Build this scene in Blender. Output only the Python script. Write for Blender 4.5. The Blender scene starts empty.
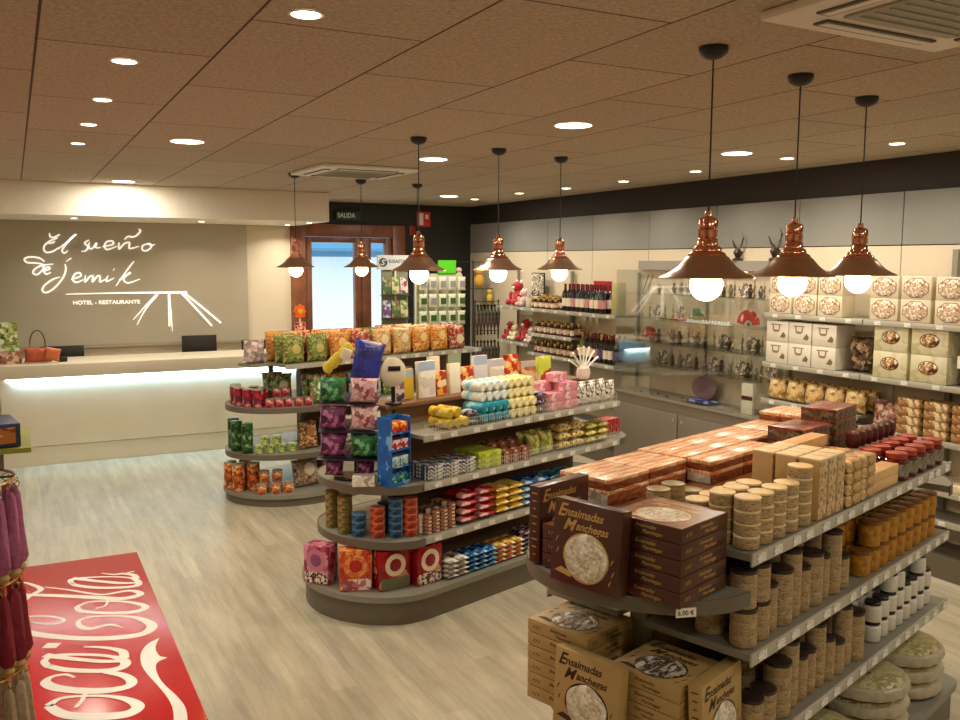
import bpy, bmesh, math, random
from math import pi, sin, cos, radians, sqrt
from mathutils import Vector, Matrix
random.seed(7)
SC = bpy.context.scene
COL = SC.collection
# ---------------- camera ----------------
EYE = Vector((0, 0, 2.1))
YAW, PITCH, ROLL, FPX = .47985, .10917, .004417, 894.1
_f = Vector((sin(YAW)*cos(PITCH), cos(YAW)*cos(PITCH), -sin(PITCH)))
_r = Vector((cos(YAW), -sin(YAW), 0)); _u = _r.cross(_f)
_R = _r*cos(ROLL)+_u*sin(ROLL); _U = -_r*sin(ROLL)+_u*cos(ROLL)
cd = bpy.data.cameras.new('camera'); cam = bpy.data.objects.new('camera', cd); COL.objects.link(cam)
cam.matrix_world = Matrix(((_R.x, _U.x, -_f.x, EYE.x), (_R.y, _U.y, -_f.y, EYE.y), (_R.z, _U.z, -_f.z, EYE.z), (0, 0, 0, 1)))
cd.sensor_width = 36; cd.lens = FPX/960*36; cd.clip_start = .05; cd.clip_end = 200
SC.camera = cam
# ---------------- world, exposure ----------------
w = bpy.data.worlds.new('world'); SC.world = w; w.use_nodes = True
w.node_tree.nodes['Background'].inputs[0].default_value = (.72, .88, 1, 1)
w.node_tree.nodes['Background'].inputs[1].default_value = 2.4
SC.view_settings.view_transform = 'Standard'; SC.view_settings.look = 'None'
SC.view_settings.gamma = 1; SC.view_settings.use_curve_mapping = False
SC.view_settings.exposure = 0.0
# light levels (the room's lamps and some added unseen downlights)
WARM = (1, .90, .74); COOL = (.38, .72, 1)
P_BIG, P_SPOT, E_BULB, E_STRIP = 21, 7, 33, 7
H = 2.87; XR = 5.75; YB = 11.35
GA = radians(17.9)

# ---------------- materials ----------------
def lin(c):
    if isinstance(c, str): c = tuple(int(c[i:i+2], 16)/255 for i in (0, 2, 4))
    return tuple(x/12.92 if x <= .04045 else ((x+.055)/1.055)**2.4 for x in c) + (1,)
MATS = {}
def mat(name, col, rough=.5, metal=0, emit=0, var=0, vs=20, bump=0, bs=40, spec=.5, coat=0, ecol=None, sheen=0):
    if name in MATS: return MATS[name]
    m = bpy.data.materials.new(name); m.use_nodes = True; MATS[name] = m
    N = m.node_tree.nodes; L = m.node_tree.links; b = N['Principled BSDF']
    b.inputs['Base Color'].default_value = lin(col); b.inputs['Roughness'].default_value = rough
    b.inputs['Metallic'].default_value = metal; b.inputs['Specular IOR Level'].default_value = spec
    b.inputs['Coat Weight'].default_value = coat; b.inputs['Sheen Weight'].default_value = sheen
    if emit:
        b.inputs['Emission Color'].default_value = lin(ecol or col); b.inputs['Emission Strength'].default_value = emit
    tc = N.new('ShaderNodeTexCoord')
    if var:
        n = N.new('ShaderNodeTexNoise'); n.inputs['Scale'].default_value = vs; n.inputs['Detail'].default_value = 3
        L.new(tc.outputs['Object'], n.inputs['Vector'])
        hs = N.new('ShaderNodeHueSaturation'); hs.inputs['Color'].default_value = lin(col)
        mr = N.new('ShaderNodeMapRange'); mr.inputs[1].default_value = .3; mr.inputs[2].default_value = .7
        mr.inputs[3].default_value = 1-var; mr.inputs[4].default_value = 1+var
        L.new(n.outputs[0], mr.inputs[0]); L.new(mr.outputs[0], hs.inputs['Value']); L.new(hs.outputs[0], b.inputs['Base Color'])
    if bump:
        n2 = N.new('ShaderNodeTexNoise'); n2.inputs['Scale'].default_value = bs; n2.inputs['Detail'].default_value = 2
        L.new(tc.outputs['Object'], n2.inputs['Vector'])
        bp = N.new('ShaderNodeBump'); bp.inputs['Strength'].default_value = bump; bp.inputs['Distance'].default_value = .01
        L.new(n2.outputs[0], bp.inputs['Height']); L.new(bp.outputs[0], b.inputs['Normal'])
    return m
def prt(name, cols, scale=45, rough=.35, bump=0, stretch=(1, 1, 1), metal=0, noise=False, coat=0, soft=False):
    """printed packaging: patches of several ink colours"""
    if name in MATS: return MATS[name]
    m = bpy.data.materials.new(name); m.use_nodes = True; MATS[name] = m
    N = m.node_tree.nodes; L = m.node_tree.links; b = N['Principled BSDF']
    b.inputs['Roughness'].default_value = rough; b.inputs['Metallic'].default_value = metal; b.inputs['Coat Weight'].default_value = coat
    tc = N.new('ShaderNodeTexCoord'); mp = N.new('ShaderNodeMapping'); mp.inputs['Scale'].default_value = stretch
    L.new(tc.outputs['Object'], mp.inputs['Vector'])
    if noise:
        v = N.new('ShaderNodeTexNoise'); v.inputs['Detail'].default_value = 3; out = v.outputs[0]
    else:
        v = N.new('ShaderNodeTexVoronoi'); s = N.new('ShaderNodeSeparateColor'); L.new(v.outputs['Color'], s.inputs[0]); out = s.outputs[0]
    v.inputs['Scale'].default_value = scale
    wn = N.new('ShaderNodeTexNoise'); wn.inputs['Scale'].default_value = scale*1.1; wn.inputs['Detail'].default_value = 3; L.new(mp.outputs[0], wn.inputs['Vector'])
    vm = N.new('ShaderNodeVectorMath'); vm.operation = 'MULTIPLY_ADD'; L.new(wn.outputs['Color'], vm.inputs[0])
    k_ = 1.7/scale; vm.inputs[1].default_value = (k_, k_, k_); L.new(mp.outputs[0], vm.inputs[2]); L.new(vm.outputs[0], v.inputs['Vector'])
    r = N.new('ShaderNodeValToRGB'); r.color_ramp.interpolation = 'LINEAR' if soft else 'CONSTANT'
    n = len(cols); lo, hi = (.34, .66) if noise else (0, 1)
    e = r.color_ramp.elements; e[0].position = 0; e[0].color = lin(cols[0]); e[1].position = lo+(hi-lo)/n; e[1].color = lin(cols[1 % n])
    for i in range(2, n):
        q = e.new(lo+(hi-lo)*i/n); q.color = lin(cols[i])
    L.new(out, r.inputs[0]); L.new(r.outputs[0], b.inputs['Base Color'])
    if bump:
        n2 = N.new('ShaderNodeTexNoise'); n2.inputs['Scale'].default_value = 60; L.new(tc.outputs['Object'], n2.inputs['Vector'])
        bp = N.new('ShaderNodeBump'); bp.inputs['Strength'].default_value = bump; bp.inputs['Distance'].default_value = .01
        L.new(n2.outputs[0], bp.inputs['Height']); L.new(bp.outputs[0], b.inputs['Normal'])
    return m
def glassm(name='clear glass', tint=(.985, .993, .988, 1), mixf=.10):
    if name in MATS: return MATS[name]
    m = bpy.data.materials.new(name); m.use_nodes = True; MATS[name] = m
    N = m.node_tree.nodes; L = m.node_tree.links; N.remove(N['Principled BSDF'])
    t = N.new('ShaderNodeBsdfTransparent'); t.inputs[0].default_value = tint
    g = N.new('ShaderNodeBsdfGlossy'); g.inputs['Roughness'].default_value = .03
    lw = N.new('ShaderNodeLayerWeight'); lw.inputs[0].default_value = .25
    ad = N.new('ShaderNodeMath'); ad.operation = 'MULTIPLY_ADD'; ad.inputs[1].default_value = .32; ad.inputs[2].default_value = mixf*.4
    L.new(lw.outputs['Fresnel'], ad.inputs[0])
    mx = N.new('ShaderNodeMixShader'); L.new(ad.outputs[0], mx.inputs[0]); L.new(t.outputs[0], mx.inputs[1]); L.new(g.outputs[0], mx.inputs[2])
    L.new(mx.outputs[0], N['Material Output'].inputs[0])
    return m
# ---------------- mesh helpers ----------------
def newbm(): return bmesh.new()
def box(bm, sx, sy, sz, c=(0, 0, 0), rz=0, rx=0, ry=0, bev=0, base=False):
    """box of the given size; c is its centre (or the centre of its base)"""
    cz = c[2]+(sz/2 if base else 0)
    M = Matrix.Translation((c[0], c[1], cz)) @ Matrix.Rotation(rz, 4, 'Z') @ Matrix.Rotation(ry, 4, 'Y') @ Matrix.Rotation(rx, 4, 'X')
    r = bmesh.ops.create_cube(bm, size=1, matrix=M @ Matrix.Diagonal((sx, sy, sz, 1)))
    if bev:
        es = {e for v in r['verts'] for e in v.link_edges}
        bmesh.ops.bevel(bm, geom=list(es), offset=bev, segments=2, affect='EDGES', profile=.5)
    return bm
def bx(x0, x1, y0, y1, z0, z1, bm=None, bev=0):
    bm = bm or newbm()
    return box(bm, x1-x0, y1-y0, z1-z0, ((x0+x1)/2, (y0+y1)/2, (z0+z1)/2), bev=bev)
def lathe(bm, prof, seg=20, c=(0, 0, 0), cap=True, sx=1, sy=1, fn=None):
    rings = []
    for r, z in prof:
        ring = []
        for i in range(seg):
            a = 2*pi*i/seg; rr = r*(fn(a, z) if fn else 1)
            ring.append(bm.verts.new((c[0]+rr*cos(a)*sx, c[1]+rr*sin(a)*sy, c[2]+z)))
        rings.append(ring)
    for a, b in zip(rings, rings[1:]):
        for i in range(seg):
            j = (i+1) % seg
            bm.faces.new((a[i], a[j], b[j], b[i]))
    if cap:
        bm.faces.new(list(reversed(rings[0]))); bm.faces.new(rings[-1])
    return bm
def tube(bm, pts, r, seg=8, closed=False):
    pts = [Vector(p) for p in pts]; rings = []; n = len(pts); up = Vector((0, 0, 1))
    for i, p in enumerate(pts):
        a = pts[(i-1) % n] if closed or i else pts[i]; b = pts[(i+1) % n] if closed or i < n-1 else pts[i]
        t = (b-a).normalized(); s = t.cross(up)
        if s.length < 1e-3: s = t.cross(Vector((1, 0, 0)))
        s.normalize(); q = s.cross(t)
        rr = r[i] if isinstance(r, (list, tuple)) else r
        rings.append([bm.verts.new(p+s*rr*cos(2*pi*k/seg)+q*rr*sin(2*pi*k/seg)) for k in range(seg)])
    for i in range(n if closed else n-1):
        a, b = rings[i], rings[(i+1) % n]
        for k in range(seg):
            j = (k+1) % seg; bm.faces.new((a[k], a[j], b[j], b[k]))
    if not closed:
        bm.faces.new(rings[0]); bm.faces.new(list(reversed(rings[-1])))
    return bm
def ball(bm, r, c, sx=1, sy=1, sz=1, seg=14):
    bmesh.ops.create_uvsphere(bm, u_segments=seg, v_segments=seg//2+2, radius=1, matrix=Matrix.Translation(c) @ Matrix.Diagonal((r*sx, r*sy, r*sz, 1)))
    return bm
def prism(bm, pts, z0, z1):
    a = [bm.verts.new((x, y, z0)) for x, y in pts]; b = [bm.verts.new((x, y, z1)) for x, y in pts]; n = len(pts)
    bm.faces.new(list(reversed(a))); bm.faces.new(b)
    for i in range(n):
        j = (i+1) % n; bm.faces.new((a[i], a[j], b[j], b[i]))
    return bm
def pillow(bm, W, Hh, T, nx=10, ny=12, rnd=.12, seed=1, crimp=.05, axis='stand', gus=.35):
    """a filled bag W wide, Hh tall, T thick with crimped top and bottom seams; standing (front -y) or lying"""
    rs = random.Random(seed)
    F = []; B = []
    for j in range(ny+1):
        t = j/ny; fr = []; br = []
        for i in range(nx+1):
            s = i/nx; x = (s-.5)*W; z = t*Hh
            ex = 1-abs(2*s-1)**4; ez = 1-abs(2*t-1)**3.2
            if t < crimp or t > 1-crimp: ez = 0
            th = T/2*max(0, ex)**.6*max(0, ez)**.55
            th *= 1-rnd*rs.random()
            x *= 1-gus*.25*ez*(1-ex)
            x *= 1-.04*ez
            wv = .002*sin(s*23+seed)*(1 if (j in (0, ny)) else .4)
            fr.append(bm.verts.new((x, -th-.0006+wv, z))); br.append(bm.verts.new((x, th+.0006+wv, z)))
        F.append(fr); B.append(br)
    for j in range(ny):
        for i in range(nx):
            bm.faces.new((F[j][i], F[j][i+1], F[j+1][i+1], F[j+1][i]))
            bm.faces.new((B[j][i+1], B[j][i], B[j+1][i], B[j+1][i+1]))
    for j in range(ny):
        bm.faces.new((F[j][0], F[j+1][0], B[j+1][0], B[j][0])); bm.faces.new((F[j+1][nx], F[j][nx], B[j][nx], B[j+1][nx]))
    for i in range(nx):
        bm.faces.new((F[0][i+1], F[0][i], B[0][i], B[0][i+1])); bm.faces.new((F[ny][i], F[ny][i+1], B[ny][i+1], B[ny][i]))
    if axis == 'lie':
        bmesh.ops.transform(bm, matrix=Matrix.Translation((0, -Hh/2, T/2+.002)) @ Matrix.Rotation(-pi/2, 4, 'X').inverted(), verts=bm.verts)
        zmin = min(v.co.z for v in bm.verts); yc = (min(v.co.y for v in bm.verts)+max(v.co.y for v in bm.verts))/2
        zh = max(v.co.z for v in bm.verts)-zmin
        for v in bm.verts: v.co.z = (v.co.z-zmin)*T/zh; v.co.y -= yc
    return bm
def me(bm, m, smooth=None, name='mesh'):
    ms = bpy.data.meshes.new(name)
    bmesh.ops.recalc_face_normals(bm, faces=bm.faces)
    if smooth is not None:
        for f in bm.faces: f.smooth = True
        for e in bm.edges:
            if len(e.link_faces) == 2 and e.calc_face_angle(0) > smooth: e.smooth = False
    bm.to_mesh(ms); bm.free()
    for x in (m if isinstance(m, (list, tuple)) else [m]): ms.materials.append(x)
    return ms
SM = radians(40)
def obj(name, bm, m, parent=None, smooth=SM, loc=None, rot=None, label=None):
    o = bpy.data.objects.new(name, me(bm, m, smooth, name)); COL.objects.link(o)
    if parent: o.parent = parent
    if loc is not None: o.location = loc
    if rot is not None: o.rotation_euler = rot
    if label: o['label'] = label
    return o
BAD = []
def tag(o, label, cat, group=None, kind=None):
    if label: o['label'] = label
    if cat: o['category'] = cat
    if group: o['group'] = group
    if kind: o['kind'] = kind
    if label and label != 'x' and not 4 <= len(label.split()) <= 16: BAD.append(label)
    return o
def thing(name, label, cat, loc=(0, 0, 0), rz=0, group=None):
    o = bpy.data.objects.new(name, None); COL.objects.link(o); o.empty_display_size = .05
    o.location = loc; o.rotation_euler = (0, 0, rz)
    return tag(o, label, cat, group)
def struct(name, bm, m, smooth=None):
    o = obj(name, bm, m, None, smooth); o['kind'] = 'structure'; return o
USED = set()
def put(root, loc, rot, label, group=None, sc=1):
    """first call places the thing itself, later calls place copies of it and of its parts"""
    if root.name in USED:
        r = root.copy(); COL.objects.link(r)
        for ch in root.children:
            c = ch.copy(); COL.objects.link(c); c.parent = r
            for g in ch.children:
                d = g.copy(); COL.objects.link(d); d.parent = c
    else:
        r = root; USED.add(root.name)
    r.location = loc; r.rotation_euler = rot if isinstance(rot, (tuple, list)) else (0, 0, rot)
    r.scale = (sc, sc, sc) if not isinstance(sc, (tuple, list)) else sc
    tag(r, label, None, group)
    if not group and 'group' in r: del r['group']
    return r
def G(u, v, z): return (u*cos(GA)-v*sin(GA), u*sin(GA)+v*cos(GA), z)
ORD = ['first', 'second', 'third', 'fourth', 'fifth', 'sixth', 'seventh', 'eighth', 'ninth', 'tenth', 'eleventh', 'twelfth', 'thirteenth', 'fourteenth', 'fifteenth', 'sixteenth', 'seventeenth', 'eighteenth', 'nineteenth', 'twentieth']
LAY = {1: [''], 7: ['lowest', 'second lowest', 'third lowest', 'middle', 'third highest', 'second highest', 'highest'], 2: ['lower', 'upper'], 3: ['bottom', 'middle', 'top'], 4: ['bottom', 'lower middle', 'upper middle', 'top'], 5: ['lowest', 'second lowest', 'middle', 'second highest', 'highest'],
       6: ['lowest', 'second lowest', 'third lowest', 'third highest', 'second highest', 'highest']}
ROWN = {1: [''], 2: ['front', 'rear'], 3: ['front', 'middle', 'rear']}
def grid(root, F, o, n, d, desc, where, group, rz=0, rot=None, jit=0, jr=0, hts=None, sc=1, side='from left'):
    """n=(columns, rows, layers), d=spacing; F maps frame coordinates to the room"""
    nu, nv, nz = n
    for r in range(nv):
        for i in range(nu):
            top = nz if hts is None else hts[r][i]
            for k in range(top):
                u = o[0]+d[0]*i+random.uniform(-jit, jit); v = o[1]+d[1]*r+random.uniform(-jit, jit)*.5
                s = desc
                if nu > 1: s += ', '+ORD[i]+' '+side
                if nv > 1: s += ', '+ROWN[nv][r]+' row'
                if top > 1: s += ', '+LAY[top][k]+' layer'
                elif nz > 1: s += ', unstacked'
                rr = rz+random.uniform(-jr, jr)
                R = (0, 0, rr) if rot is None else (rot[0], rot[1], rr)
                put(root, F(u, v, o[2]+d[2]*k), R, s+', '+where, group, sc)
def text(s, size, m, parent, loc, rot, name='lettering', font_shear=0, ext=.0006, label=None, align='LEFT', sx=1, bold=0):
    c = bpy.data.curves.new('t', 'FONT'); c.body = s; c.size = size; c.extrude = ext; c.shear = font_shear; c.align_x = align; c.offset = bold
    o = bpy.data.objects.new('t', c); COL.objects.link(o)
    dg = bpy.context.evaluated_depsgraph_get(); ms = bpy.data.meshes.new_from_object(o.evaluated_get(dg))
    bpy.data.objects.remove(o); bpy.data.curves.remove(c)
    ms.materials.clear(); ms.materials.append(m)
    q = bpy.data.objects.new(name, ms); COL.objects.link(q); q.location = loc; q.rotation_euler = rot; q.scale = (sx, 1, 1)
    if parent: q.parent = parent
    if label: q['label'] = label
    return q
def smooth_pts(P, n=5):
    P = [Vector(p) for p in P]
    if len(P) < 3: return P
    out = []
    for i in range(len(P)-1):
        p0 = P[max(i-1, 0)]; p1 = P[i]; p2 = P[i+1]; p3 = P[min(i+2, len(P)-1)]
        for k in range(n):
            t = k/n
            out.append(.5*((2*p1)+(p2-p0)*t+(2*p0-5*p1+4*p2-p3)*t*t+(3*p1-p0-3*p2+p3)*t**3))
    out.append(P[-1]); return out
def stroke(bm, P, W, n=5, z=0, th=.001):
    """flat brush stroke in the xy plane with thickness th"""
    if not isinstance(W, (list, tuple)): W = [W]*len(P)
    Q = smooth_pts([Vector((p[0], p[1], w)) for p, w in zip(P, W)], n)
    L1 = []; R1 = []
    for i, q in enumerate(Q):
        a = Q[max(i-1, 0)]; b = Q[min(i+1, len(Q)-1)]
        t = Vector((b.x-a.x, b.y-a.y)); t = t.normalized() if t.length > 1e-9 else Vector((1, 0)); nn = Vector((-t.y, t.x))*max(q.z, .002)/2
        L1.append((q.x+nn.x, q.y+nn.y)); R1.append((q.x-nn.x, q.y-nn.y))
    vs = [[bm.verts.new((x, y, z+h)) for x, y in S] for h in (0, th) for S in (L1, R1)]
    l0, r0, l1, r1 = vs
    for i in range(len(Q)-1):
        bm.faces.new((l1[i], r1[i], r1[i+1], l1[i+1])); bm.faces.new((l0[i], l0[i+1], r0[i+1], r0[i]))
        bm.faces.new((l0[i], l1[i], l1[i+1], l0[i+1])); bm.faces.new((r0[i], r0[i+1], r1[i+1], r1[i]))
    bm.faces.new((l0[0], r0[0], r1[0], l1[0])); bm.faces.new((l0[-1], l1[-1], r1[-1], r0[-1]))
    return bm

# ---------------- common materials ----------------
M_WHITE = mat('white paint', 'EDE6D6', .55, var=.02)
M_CREAM = mat('cream wall panel', 'D9CBB2', .45, var=.03, vs=2)
M_GREYP = mat('grey wall panel', '8B8A84', .5, var=.05, vs=1.5)
M_DARK = mat('dark brown wall paint', '2A211A', .7, var=.08, vs=3)
M_SIGNP = mat('taupe sign panel', 'ADA593', .32, var=.03, vs=1.5)
M_WOODD = mat('dark stained door wood', '7E4A30', .4, var=.2, vs=8)
M_SHELF = mat('grey green shelf metal', '8A887A', .42, metal=.15)
M_RAIL = mat('brushed price rail', 'B4B0A2', .35, metal=.15)
M_PLINTH = mat('taupe plinth metal', '6B6355', .45, metal=.2)
M_TAG = prt('printed price card', ['F2EFE6', 'F2EFE6', 'E8E5DB', '6A6A6A', 'F2EFE6', 'ECE9DF'], 420, .5)
M_BACKB = mat('brown back board', '7D5A3C', .55, var=.08, vs=6)
M_COPPER = mat('copper', 'E2A285', .12, metal=1)
M_COPPERD = mat('brushed copper outside', 'C2A08A', .28, metal=.9)
M_COPPERI = mat('white enamel inside', 'D8B48A', .4)
M_BLACK = mat('black plastic', '14110F', .4)
M_CORD = mat('black cord', '1B1714', .6)
M_GLASS = glassm()
# ================= setting =================
def floor_mat():
    m = bpy.data.materials.new('pale oak planks'); m.use_nodes = True
    N = m.node_tree.nodes; L = m.node_tree.links; b = N['Principled BSDF']
    tc = N.new('ShaderNodeTexCoord'); mp = N.new('ShaderNodeMapping'); mp.inputs['Rotation'].default_value = (0, 0, pi/2)
    L.new(tc.outputs['Object'], mp.inputs['Vector'])
    br = N.new('ShaderNodeTexBrick'); br.inputs['Scale'].default_value = 1; br.offset = .37
    br.inputs['Brick Width'].default_value = 1.2; br.inputs['Row Height'].default_value = .13; br.inputs['Mortar Size'].default_value = .0018
    br.inputs['Color1'].default_value = lin('BAB198'); br.inputs['Color2'].default_value = lin('A9A089'); br.inputs['Mortar'].default_value = lin('A3967C')
    L.new(mp.outputs[0], br.inputs['Vector'])
    mp2 = N.new('ShaderNodeMapping'); mp2.inputs['Scale'].default_value = (9, .9, 1); L.new(tc.outputs['Object'], mp2.inputs['Vector'])
    n = N.new('ShaderNodeTexNoise'); n.inputs['Scale'].default_value = 1.6; n.inputs['Detail'].default_value = 6; n.inputs['Roughness'].default_value = .6
    L.new(mp2.outputs[0], n.inputs['Vector'])
    n2 = N.new('ShaderNodeTexNoise'); n2.inputs['Scale'].default_value = 14; n2.inputs['Detail'].default_value = 4; L.new(mp2.outputs[0], n2.inputs['Vector'])
    hs = N.new('ShaderNodeHueSaturation'); L.new(br.outputs[0], hs.inputs['Color'])
    mr = N.new('ShaderNodeMapRange'); mr.inputs[1].default_value = .3; mr.inputs[2].default_value = .7; mr.inputs[3].default_value = .74; mr.inputs[4].default_value = 1.20
    L.new(n.outputs[0], mr.inputs[0])
    mr2 = N.new('ShaderNodeMapRange'); mr2.inputs[1].default_value = .3; mr2.inputs[2].default_value = .7; mr2.inputs[3].default_value = .95; mr2.inputs[4].default_value = 1.05
    L.new(n2.outputs[0], mr2.inputs[0])
    mu = N.new('ShaderNodeMath'); mu.operation = 'MULTIPLY'; L.new(mr.outputs[0], mu.inputs[0]); L.new(mr2.outputs[0], mu.inputs[1])
    L.new(mu.outputs[0], hs.inputs['Value']); L.new(hs.outputs[0], b.inputs['Base Color'])
    b.inputs['Roughness'].default_value = .34
    bp = N.new('ShaderNodeBump'); bp.inputs['Strength'].default_value = .08; L.new(n2.outputs[0], bp.inputs['Height']); L.new(bp.outputs[0], b.inputs['Normal'])
    return m
def ceil_mat():
    m = bpy.data.materials.new('brown wood fibre ceiling tile'); m.use_nodes = True
    N = m.node_tree.nodes; L = m.node_tree.links; b = N['Principled BSDF']
    tc = N.new('ShaderNodeTexCoord'); mp = N.new('ShaderNodeMapping'); mp.inputs['Rotation'].default_value = (0, 0, pi/2)
    mp.inputs['Location'].default_value = (-.05, .495, 0)
    L.new(tc.outputs['Object'], mp.inputs['Vector'])
    br = N.new('ShaderNodeTexBrick'); br.inputs['Scale'].default_value = 1; br.offset = .5
    br.inputs['Brick Width'].default_value = 1.21; br.inputs['Row Height'].default_value = .605; br.inputs['Mortar Size'].default_value = .005
    br.inputs['Color1'].default_value = lin('BFAF99'); br.inputs['Color2'].default_value = lin('B6A690'); br.inputs['Mortar'].default_value = lin('503C2A')
    L.new(mp.outputs[0], br.inputs['Vector'])
    n = N.new('ShaderNodeTexNoise'); n.inputs['Scale'].default_value = 55; n.inputs['Detail'].default_value = 5; n.inputs['Roughness'].default_value = .75
    L.new(tc.outputs['Object'], n.inputs['Vector'])
    hs = N.new('ShaderNodeHueSaturation'); L.new(br.outputs[0], hs.inputs['Color'])
    mr = N.new('ShaderNodeMapRange'); mr.inputs[1].default_value = .35; mr.inputs[2].default_value = .65; mr.inputs[3].default_value = .74; mr.inputs[4].default_value = 1.22
    L.new(n.outputs[0], mr.inputs[0]); L.new(mr.outputs[0], hs.inputs['Value']); L.new(hs.outputs[0], b.inputs['Base Color'])
    b.inputs['Roughness'].default_value = .9
    bp = N.new('ShaderNodeBump'); bp.inputs['Strength'].default_value = .5; bp.inputs['Distance'].default_value = .01; L.new(n.outputs[0], bp.inputs['Height']); L.new(bp.outputs[0], b.inputs['Normal'])
    return m
XL, YF = -3.2, -2.2
struct('floor', bx(XL-.1, XR+.1, YF-.1, YB+.1, -.1, 0), floor_mat())
struct('ceiling', bx(XL-.1, XR+.1, YF-.1, YB+.1, H, H+.1), ceil_mat())
M_BEIGE = mat('warm beige wall paint', 'D9CDB4', .6, var=.02, vs=2)
# right wall: cream lower panels, grey upper panels, dark band
struct('wall_right', bx(XR+.012, XR+.1, YF, YB+.1, 0, H), M_DARK)
z0, z1 = 2.235, 2.62
seams = [YF, -.6, .45, 1.45, 2.4, 3.4, 4.4, 5.37, 6.35, 7.33, 8.33, 9.28, 10.57]
bm1 = newbm(); bm2 = newbm(); bm3 = newbm()
for a, b_ in zip(seams, seams[1:]+[YB-.002]):
    bx(XR-.008, XR+.012, a+.004, b_-.004, 0, z0-.004, bm1); bx(XR-.008, XR+.012, a+.004, b_-.004, z0+.004, z1, bm2)
struct('trim_1', bm1, M_CREAM); struct('trim_2', bm2, M_GREYP)
struct('wall_left', bx(XL-.1, XL, YF, YB+.1, 0, H), M_BEIGE)
struct('wall_behind', bx(XL, XR, YF-.1, YF, 0, H), M_BEIGE)
# far wall with door opening (opening X 3.30..4.62, up to z 2.46)
DX0, DX1, DZ = 3.24, 4.64, 2.47
bm = bx(XL, 3.0, YB, YB+.12, 0, H); bx(3.0, DX0, YB, YB+.12, 0, 2.58, bm)
struct('wall_far', bm, M_BEIGE)
bm = bx(DX1, XR+.012, YB, YB+.12, 0, H); bx(3.0, DX1, YB, YB+.12, 2.58, H, bm); bx(DX0, DX1, YB, YB+.12, DZ, 2.58, bm)
struct('wall_far_dark', bm, mat('dark green brown wall paint', '272520', .7, var=.06, vs=3))
# soffit over the counter
struct('trim_3', bx(XL, 3.2, 9.86, YB-.02, 2.545, H-.002), M_WHITE)
# sign panel
sp = struct('trim_4', bx(XL+.02, 2.6, YB-.05, YB-.003, 1.12, 2.543), M_SIGNP)
struct('trim_5', bx(XL+.02, 2.6, YB-.075, YB-.052, 1.09, 1.125), mat('taupe ledge', '9A9282', .5))
# door_1: wooden frame with two glazed leaves
door = bpy.data.objects.new('door_1', None); COL.objects.link(door); door['kind'] = 'structure'; door.location = (0, YB, 0)
def dbox(x0, x1, z0_, z1_, y0=-.05, y1=.05, bm=None): return bx(x0, x1, y0, y1, z0_, z1_, bm, .006)
bm = dbox(3.16, 3.34, 0, 2.58, -.08); dbox(4.54, 4.72, 0, 2.58, -.08, bm=bm); dbox(3.34, 4.54, 2.42, 2.58, -.08, bm=bm)
obj('frame', bm, M_WOODD, door)
for i, (a, b_) in enumerate(((3.345, 4.105), (4.11, 4.535))):
    s = .085 if i == 0 else .13
    bm = dbox(a, a+s, .01, 2.415); dbox(b_-.09, b_, .01, 2.415, bm=bm); dbox(a+s, b_-.09, 2.345, 2.415, bm=bm); dbox(a+s, b_-.09, .01, .28, bm=bm)
    lf = obj('leaf', bm, M_WOODD, door)
    obj('pane', bx(a+s, b_-.09, -.004, .004, .28, 2.345), M_GLASS, lf)
bm = newbm(); tube(bm, [(4.05, -.05, 1.0), (4.05, -.11, 1.0), (4.05, -.11, 1.35), (4.05, -.05, 1.35)], .012); obj('handle', bm, mat('brass', 'B08D4A', .3, metal=1), door, label='brass pull handle')
# outside seen through the glass
struct('pavement_outside', bx(-2, 12, YB+.13, 26, -.15, -.02), mat('sunlit pale paving', 'E9E9E4', .8))
ho = thing('house', 'pale building across the street seen through the glass door', 'building', (5, 19, -.02))
obj('wall', bx(-7, 7, 0, 3, 0, 6.5), mat('sunlit white render', 'F4F6F4', .8), ho)
for x in (-5, -2.6, -.4, 1.9, 4.2):
    wn = obj('window', bx(x-.55, x+.55, -.04, .03, 3.1, 4.3), mat('blue grey shutter', '8FB2C4', .6), ho)
obj('awning', box(newbm(), 9, 1.1, .06, (0, -.55, 2.55), rx=.35), mat('pale blue awning', '4E86A8', .7), ho); obj('sign_band', bx(-6, 6, -.06, 0, 2.22, 2.36), mat('blue band', '5A90B0', .6), ho)

# ---------------- ceiling fixtures ----------------
def area(name, power, size, loc, parent, col=WARM, shape='DISK', sy=None, rot=(0, 0, 0), spread=None):
    l = bpy.data.lights.new(name, 'AREA'); l.energy = power; l.shape = shape; l.size = size; l.color = col
    if sy: l.size_y = sy
    if spread: l.spread = spread
    o = bpy.data.objects.new(name, l); COL.objects.link(o); o.location = loc; o.rotation_euler = rot; o.parent = parent
    return o
M_LAMP = mat('lit downlight diffuser', 'FFF6E2', .5, emit=9, ecol='FFF4E0')
M_RING = mat('white lamp ring', 'E8E4DA', .4)
def downlight(r, small):
    t = thing('downlight', 'x', 'ceiling light')
    bm = newbm(); lathe(bm, [(r, 0), (r+.007, -.002), (r+.008, -.004), (r, -.005), (r-.003, -.003)], 28, cap=False); obj('ring', bm, M_RING, t)
    bm = newbm(); lathe(bm, [(r-.003, -.001), (r-.003, -.005)], 28); obj('diffuser', bm, M_LAMP, t)
    area('lamp', P_SPOT if small else P_BIG, 2*r-.01, (0, 0, -.0075), t, spread=radians(140) if small else pi)
    return t
BIGL = downlight(.105, False); SMALLL = downlight(.042, True)
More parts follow.
